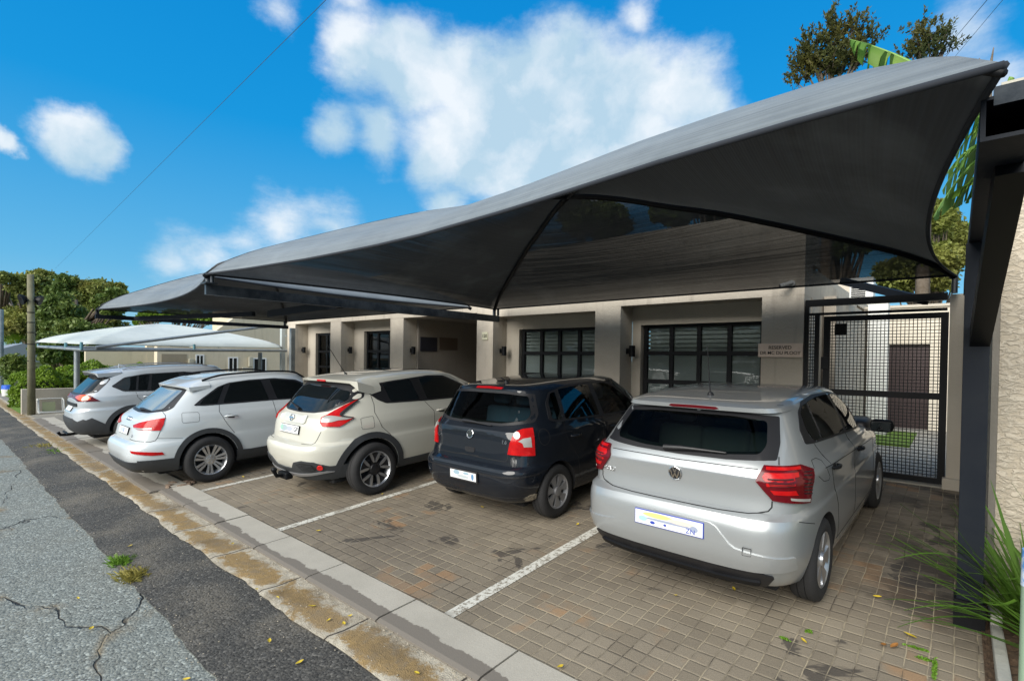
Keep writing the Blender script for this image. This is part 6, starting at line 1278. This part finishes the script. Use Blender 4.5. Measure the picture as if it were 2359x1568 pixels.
yr_, zr_ = ax(445, 815, -24.0); U_(obj('painted_recess', boxes(((-24.0, ax(372, 815, -24)[0], .2), (-23.985, ax(430, 815, -24)[0], ax(400, 815, -24)[1]))), m_plaster('recess_shade', (.28, .24, .17), (.33, .28, .2), .3)))  # flat dark panel; the opening's shade is put into its colour
nw = empty('number_wall', (-27.5, 5.5, .3), 'pale beige garden wall with the number 130 behind the clipped bushes', 'wall'); y0n = ax(197, 830, -27.5)[0]; y1n = ax(362, 830, -27.5)[0]
o = obj('panel', boxes(((-.25, y0n-5.5, -.4), (0, y1n-5.5+.3, ax(300, 799, -27.5)[1]-.3)), ((-.3, y1n-5.9, -.4), (.02, y1n-5.0, ax(345, 796, -27.5)[1]-.3))), BEIGE, nw)
for ch, px_, py_ in (('1', 302, 846), ('3', 311, 850), ('0', 322, 853)):
    y_, z_ = ax(px_, py_, -27.5); t = text_bm(ch, .24, .01, bold=True); bmesh.ops.transform(t, matrix=Matrix.Translation((.012, y_-5.5, z_-.3)) @ Matrix.Rotation(radians(90), 4, 'Z') @ Matrix.Rotation(radians(90), 4, 'X'), verts=t.verts); obj('house_number', t, BLACKM, nw)
dp = empty('drainpipe', (-17.42, 8.1, .3), 'pale grey drainpipe at the left end of the clinic', 'pipe'); bm = nbm(); bar(bm, (0, 0, 0), (0, 0, 2.75), .14, .12); obj('pipe', bm, mat('pipe_grey', (.42, .46, .45), .5), dp)
for zc in (1.2, 2.4): bm = nbm(); bar(bm, (-.08, .0, zc), (.1, .1, zc), .04); obj('pipe_clip', bm, GALV, dp)
# far house roof
hr = at_y(35, 862, 4.6); fh = empty('far_house', (hr.x, hr.y, -.3), 'grey blue roofed house half hidden in the trees at the far left', 'building'); bm = nbm(); box(bm, (-4, -3, 0), (4, 3, 1.6)); obj('wall', bm, PALE, fh)
bm = nbm(); v = [bm.verts.new(p) for p in ((-4.4, -3.4, 1.6), (4.4, -3.4, 1.6), (4.4, 3.4, 1.6), (-4.4, 3.4, 1.6), (-4.4, 0, 2.9), (4.4, 0, 2.9))]
for f in ((0, 1, 5, 4), (2, 3, 4, 5), (0, 4, 3), (1, 2, 5), (0, 3, 2, 1)): bm.faces.new([v[i] for i in f])
obj('roof', bm, mat('slate_roof', (.22, .26, .32), .6), fh)
p2_ = empty('street_pole', (-34, 2.0, 0), 'thin grey street pole at the left edge of the photo', 'pole'); b = at_x(2, 900, -34); bm = nbm(); bar(bm, (0, b.y-2, 0), (0, b.y-2, 4.0), .2, rnd=True, seg=12); obj('shaft', bm, GALV, p2_, smooth=40)
# overhead wires
def wire(a, b, label, sag=.3, r=.008):
    a, b = Vector(a), Vector(b); r_ = empty('overhead_wire', a, label, 'wire', 'overhead wires'); bm = nbm(); tube(bm, [(b-a)*t+Vector((0, 0, -sag*4*t*(1-t))) for t in [k/20 for k in range(21)]], r, 5); obj('cable', bm, mat('wire_black', (.05, .07, .09), .6), r_)
wire(at_z(128, 618, 8.5), at_z(756, -5, 6.6), 'thin overhead wire slanting across the blue sky at the left', 0.0, .004)
wire(at_y(2185, 105, 22), at_y(2282, -10, 16), 'left of the two thin wires above the canopy corner', 0, .008); wire(at_y(2200, 130, 22), at_y(2318, -10, 16), 'right of the two thin wires above the canopy corner', 0, .006)
# ---- scattered leaves and tufts
rl = random.Random(21)
YLW = mat('yellow_leaf', (.55, .40, .03), .6); BRN = mat('brown_leaf', (.30, .13, .03), .7)
spots = [(433,725),(444,1010),(640,1380),(505,1296),(592,1360),(535,1255),(676,1308),(718,1400),(792,1440),(806,1422),(757,1432),(690,1530),(430,1570),(210,1450),(480,1150),(180,1380),(960,1555),(1290,1540),(1555,1375),(1690,1360),(2020,1378),(2060,1492),(2095,1468),(2210,1140),(1850,1480),(2035,1490),(880,1140),(1110,1170),(1330,1210),(560,1100),(300,1260),(620,1480)]
LF = []
for i, (x, y) in enumerate(spots):
    p = at_g(x, y) if y > 960 else at_g(x+300, y+500)
    if p.y < 1.2: p = at_z(x, y, gz(1.2)-.015); p.z = .03*p.y+.035 if p.y > -4 else p.z
    a = rl.random()*6.28; L_ = rl.uniform(.018, .032)*(1.4 if y > 1400 and x > 1800 else 1); bm = nbm(); n = 7; top = []
    for k in range(n+1):
        t = k/n; w = L_*.45*sin(pi*t)**.8; z = .004+.01*abs(t-.5); top.append((bm.verts.new((-L_+2*L_*t, -w, z+w*.3)), bm.verts.new((-L_+2*L_*t, 0, z)), bm.verts.new((-L_+2*L_*t, w, z+w*.3))))
    for q0, q1 in zip(top, top[1:]):
        for m_ in (0, 1): bm.faces.new((q0[m_], q1[m_], q1[m_+1], q0[m_+1]))
    bmesh.ops.remove_doubles(bm, verts=bm.verts, dist=.0001)
    m_ = BRN if x > 1800 and i % 2 else YLW; o = obj('fallen_leaf', bm, m_, loc=p+Vector((0, 0, .012))); o.rotation_euler = (rl.uniform(-.2, .2), rl.uniform(-.2, .2), a)
    where = 'road asphalt' if p.y < 1.2 else 'dark asphalt strip' if p.y < 1.78 else 'sandy gutter stones' if p.y < 2.1 else 'kerb slab' if p.y < 2.47 else 'brick pavers'; LF.append((o, p, ('brown curled' if m_ is BRN else 'small yellow'), where))
near_ = [(-14, 'the far left crossover'), (-9, 'the white crossover'), (-6.5, 'the pearl crossover'), (-4.1, 'the dark blue hatchback'), (-1.6, 'the silver hatchback'), (.1, 'the steel post')]
for key in sorted({(w, c) for _, _, c, w in LF}):
    same = sorted([l for l in LF if (l[3], l[2]) == key], key=lambda l: l[1].x)
    for k, (o, p, c, w) in enumerate(same):
        n_ = min(near_, key=lambda q: abs(q[0]-p.x))[1]; ords = ['leftmost', 'second from left', 'third from left', 'fourth from left', 'fifth from left', 'sixth from left', 'seventh from left', 'eighth from left', 'ninth from left', 'tenth from left', 'eleventh from left', 'twelfth from left', 'thirteenth from left', 'fourteenth from left', 'fifteenth from left', 'sixteenth from left']
        tag(o, c+' leaf on the '+w+(', '+('rightmost' if k == len(same)-1 else ords[min(k, 15)]) if len(same) > 1 else '')+', by '+n_, 'leaf', 'fallen leaves')
def tuft(px, py, n, h, m, label, spread=.09):
    p = at_z(px, py, gz(1.2)); r = empty('grass_tuft', p, label, 'grass tuft', 'weeds in the road edge'); rng = random.Random(px); vs, fs = [], []
    for k in range(n):
        a = rng.random()*6.28; b = Vector((rng.gauss(0, spread), rng.gauss(0, spread*.6), 0)); d = Vector((cos(a)*.8, sin(a)*.8, rng.uniform(.4, 1.3))).normalized()*h*rng.uniform(.5, 1.2); s = d.cross(Vector((0, 0, 1))).normalized()*.003; i = len(vs); vs += [tuple(b-s), tuple(b+s), tuple(b+d*.6+s*.7), tuple(b+d+Vector((0, 0, -h*.2)))]; fs.append((i, i+1, i+2, i+3))
    pymesh('blades', vs, fs, m, r)
DRY = m_leaf('dry_grass', (.25, .22, .05), (.35, .30, .08), (.20, .24, .05)); GRS = m_leaf('green_grass', (.10, .22, .02), (.16, .30, .03), (.18, .28, .05))
tuft(275, 1296, 260, .09, GRS, 'green grass tuft in the crack beside the dark asphalt', .06); tuft(305, 1330, 300, .10, DRY, 'dry yellow grass tuft in the asphalt crack, nearer the camera', .07); tuft(105, 1030, 200, .12, DRY, 'dry weeds where the gutter meets the road near the far crossover', .15); tuft(135, 1042, 160, .12, GRS, 'green weeds at the gutter beside the far crossover', .15)
def moss(px, py, lx, ly, n, label):
    p = at_g(px, py); r = empty('joint_weed', p+Vector((0, 0, .003)), label, 'weed', 'weeds in the paver joints'); rng = random.Random(px); vs, fs = leaves(rng, [(0, 0, .004, lx, ly, .008)], n, .010, shell=.1, clump=3, cs=.05); pymesh('sprigs', vs, fs, GRS, r)
moss(2110, 1493, .06, .008, 260, 'green weed line in the paver joint below the post, upper'); moss(2128, 1519, .06, .008, 260, 'green weed line in the paver joint below the post, lower'); moss(2152, 1540, .008, .16, 420, 'long green weed line running up the last paver joint'); moss(1807, 1472, .045, .01, 160, 'green weed in the paver joint below the silver car wheel'); moss(1862, 1455, .03, .02, 120, 'tiny green weed right of the silver car wheel on the pavers')

# trees and wall added out of view behind the camera to darken glass reflections
rng = random.Random(77); bl = [(x, -24+rng.uniform(-1.5, 1.5), 2.6+rng.uniform(-.8, 1.2), 3.2, 2.2, 3.0) for x in range(-52, 24, 4)]; vs, fs = leaves(rng, bl, 60000, .26, shell=.85, clump=6, cs=.05)
o = pymesh('unseen_wood', vs, fs, OLIVE); o['kind'] = 'stuff'; tag(o, 'unseen olive green trees added across the street for the glass reflections', 'trees')
o = obj('unseen_wall', boxes(((-60, -12.2, -.5), (26, -12.0, 1.7))), BEIGE); tag(o, 'unseen long beige wall added across the street to block low sky in reflections', 'wall')

# grit and small stones lying in the gutter and along the crumbling asphalt edge
rg = random.Random(4); vs, fs = [], []
for k in range(2600):
    X = -rg.random()**1.3*17+.5; r_ = rg.random()
    Yg = (1.80+rg.gauss(0, .025)) if r_ < .35 else (2.085+rg.gauss(0, .018)) if r_ < .65 else (1.17+rg.gauss(0, .05)) if r_ < .85 else rg.uniform(1.2, 2.1)
    z = gz(Yg)+(.016 if Yg > 1.77 else .004); s_ = rg.uniform(.003, .009)*(1.5 if rg.random() < .06 else 1); c = Vector((X, Yg, z)); i = len(vs); a = rg.random()*6.28
    for (dx, dy, dz) in ((1, 0, .2), (0, 1, .1), (-1, .1, .2), (.1, -1, .15), (0, 0, 1), (0, 0, -.3)): x_, y_ = dx*cos(a)-dy*sin(a), dx*sin(a)+dy*cos(a); vs.append(tuple(c+Vector((x_, y_, dz*.7))*s_*rg.uniform(.7, 1.2)))
    fs += [(i, i+1, i+4), (i+1, i+2, i+4), (i+2, i+3, i+4), (i+3, i, i+4), (i+1, i, i+5), (i+2, i+1, i+5), (i+3, i+2, i+5), (i, i+3, i+5)]
o = pymesh('grit', vs, fs, mat('grit_stone', (.20, .17, .12), .9, 0, (.45, .40, .32), 90, contrast=.15)); o['kind'] = 'stuff'; tag(o, 'loose grit and small stones along the gutter and asphalt edge', 'grit')
# broken kerb corner with exposed brick between the white and the pearl crossover
bk = empty('broken_kerb_piece', (-8.35, 2.38, gz(2.38)), 'broken dark kerb corner with crumbled brick beside the white crossover rear wheel', 'rubble'); rg = random.Random(12)
for k in range(9):
    t = nbm(); bmesh.ops.create_icosphere(t, subdivisions=1, radius=1); 
    for v in t.verts: v.co *= rg.uniform(.7, 1.15)
    bmesh.ops.transform(t, matrix=Matrix.Translation((rg.uniform(-.16, .16), rg.uniform(-.18, .2), .02)) @ Matrix.Rotation(rg.random()*3, 4, 'Z') @ Matrix.Diagonal((rg.uniform(.04, .09), rg.uniform(.03, .06), .03, 1)), verts=t.verts); obj('fragment', t, mat('brick_rubble', (.14, .085, .055), .9, 0, (.24, .18, .13), 20, bump=.5), bk)
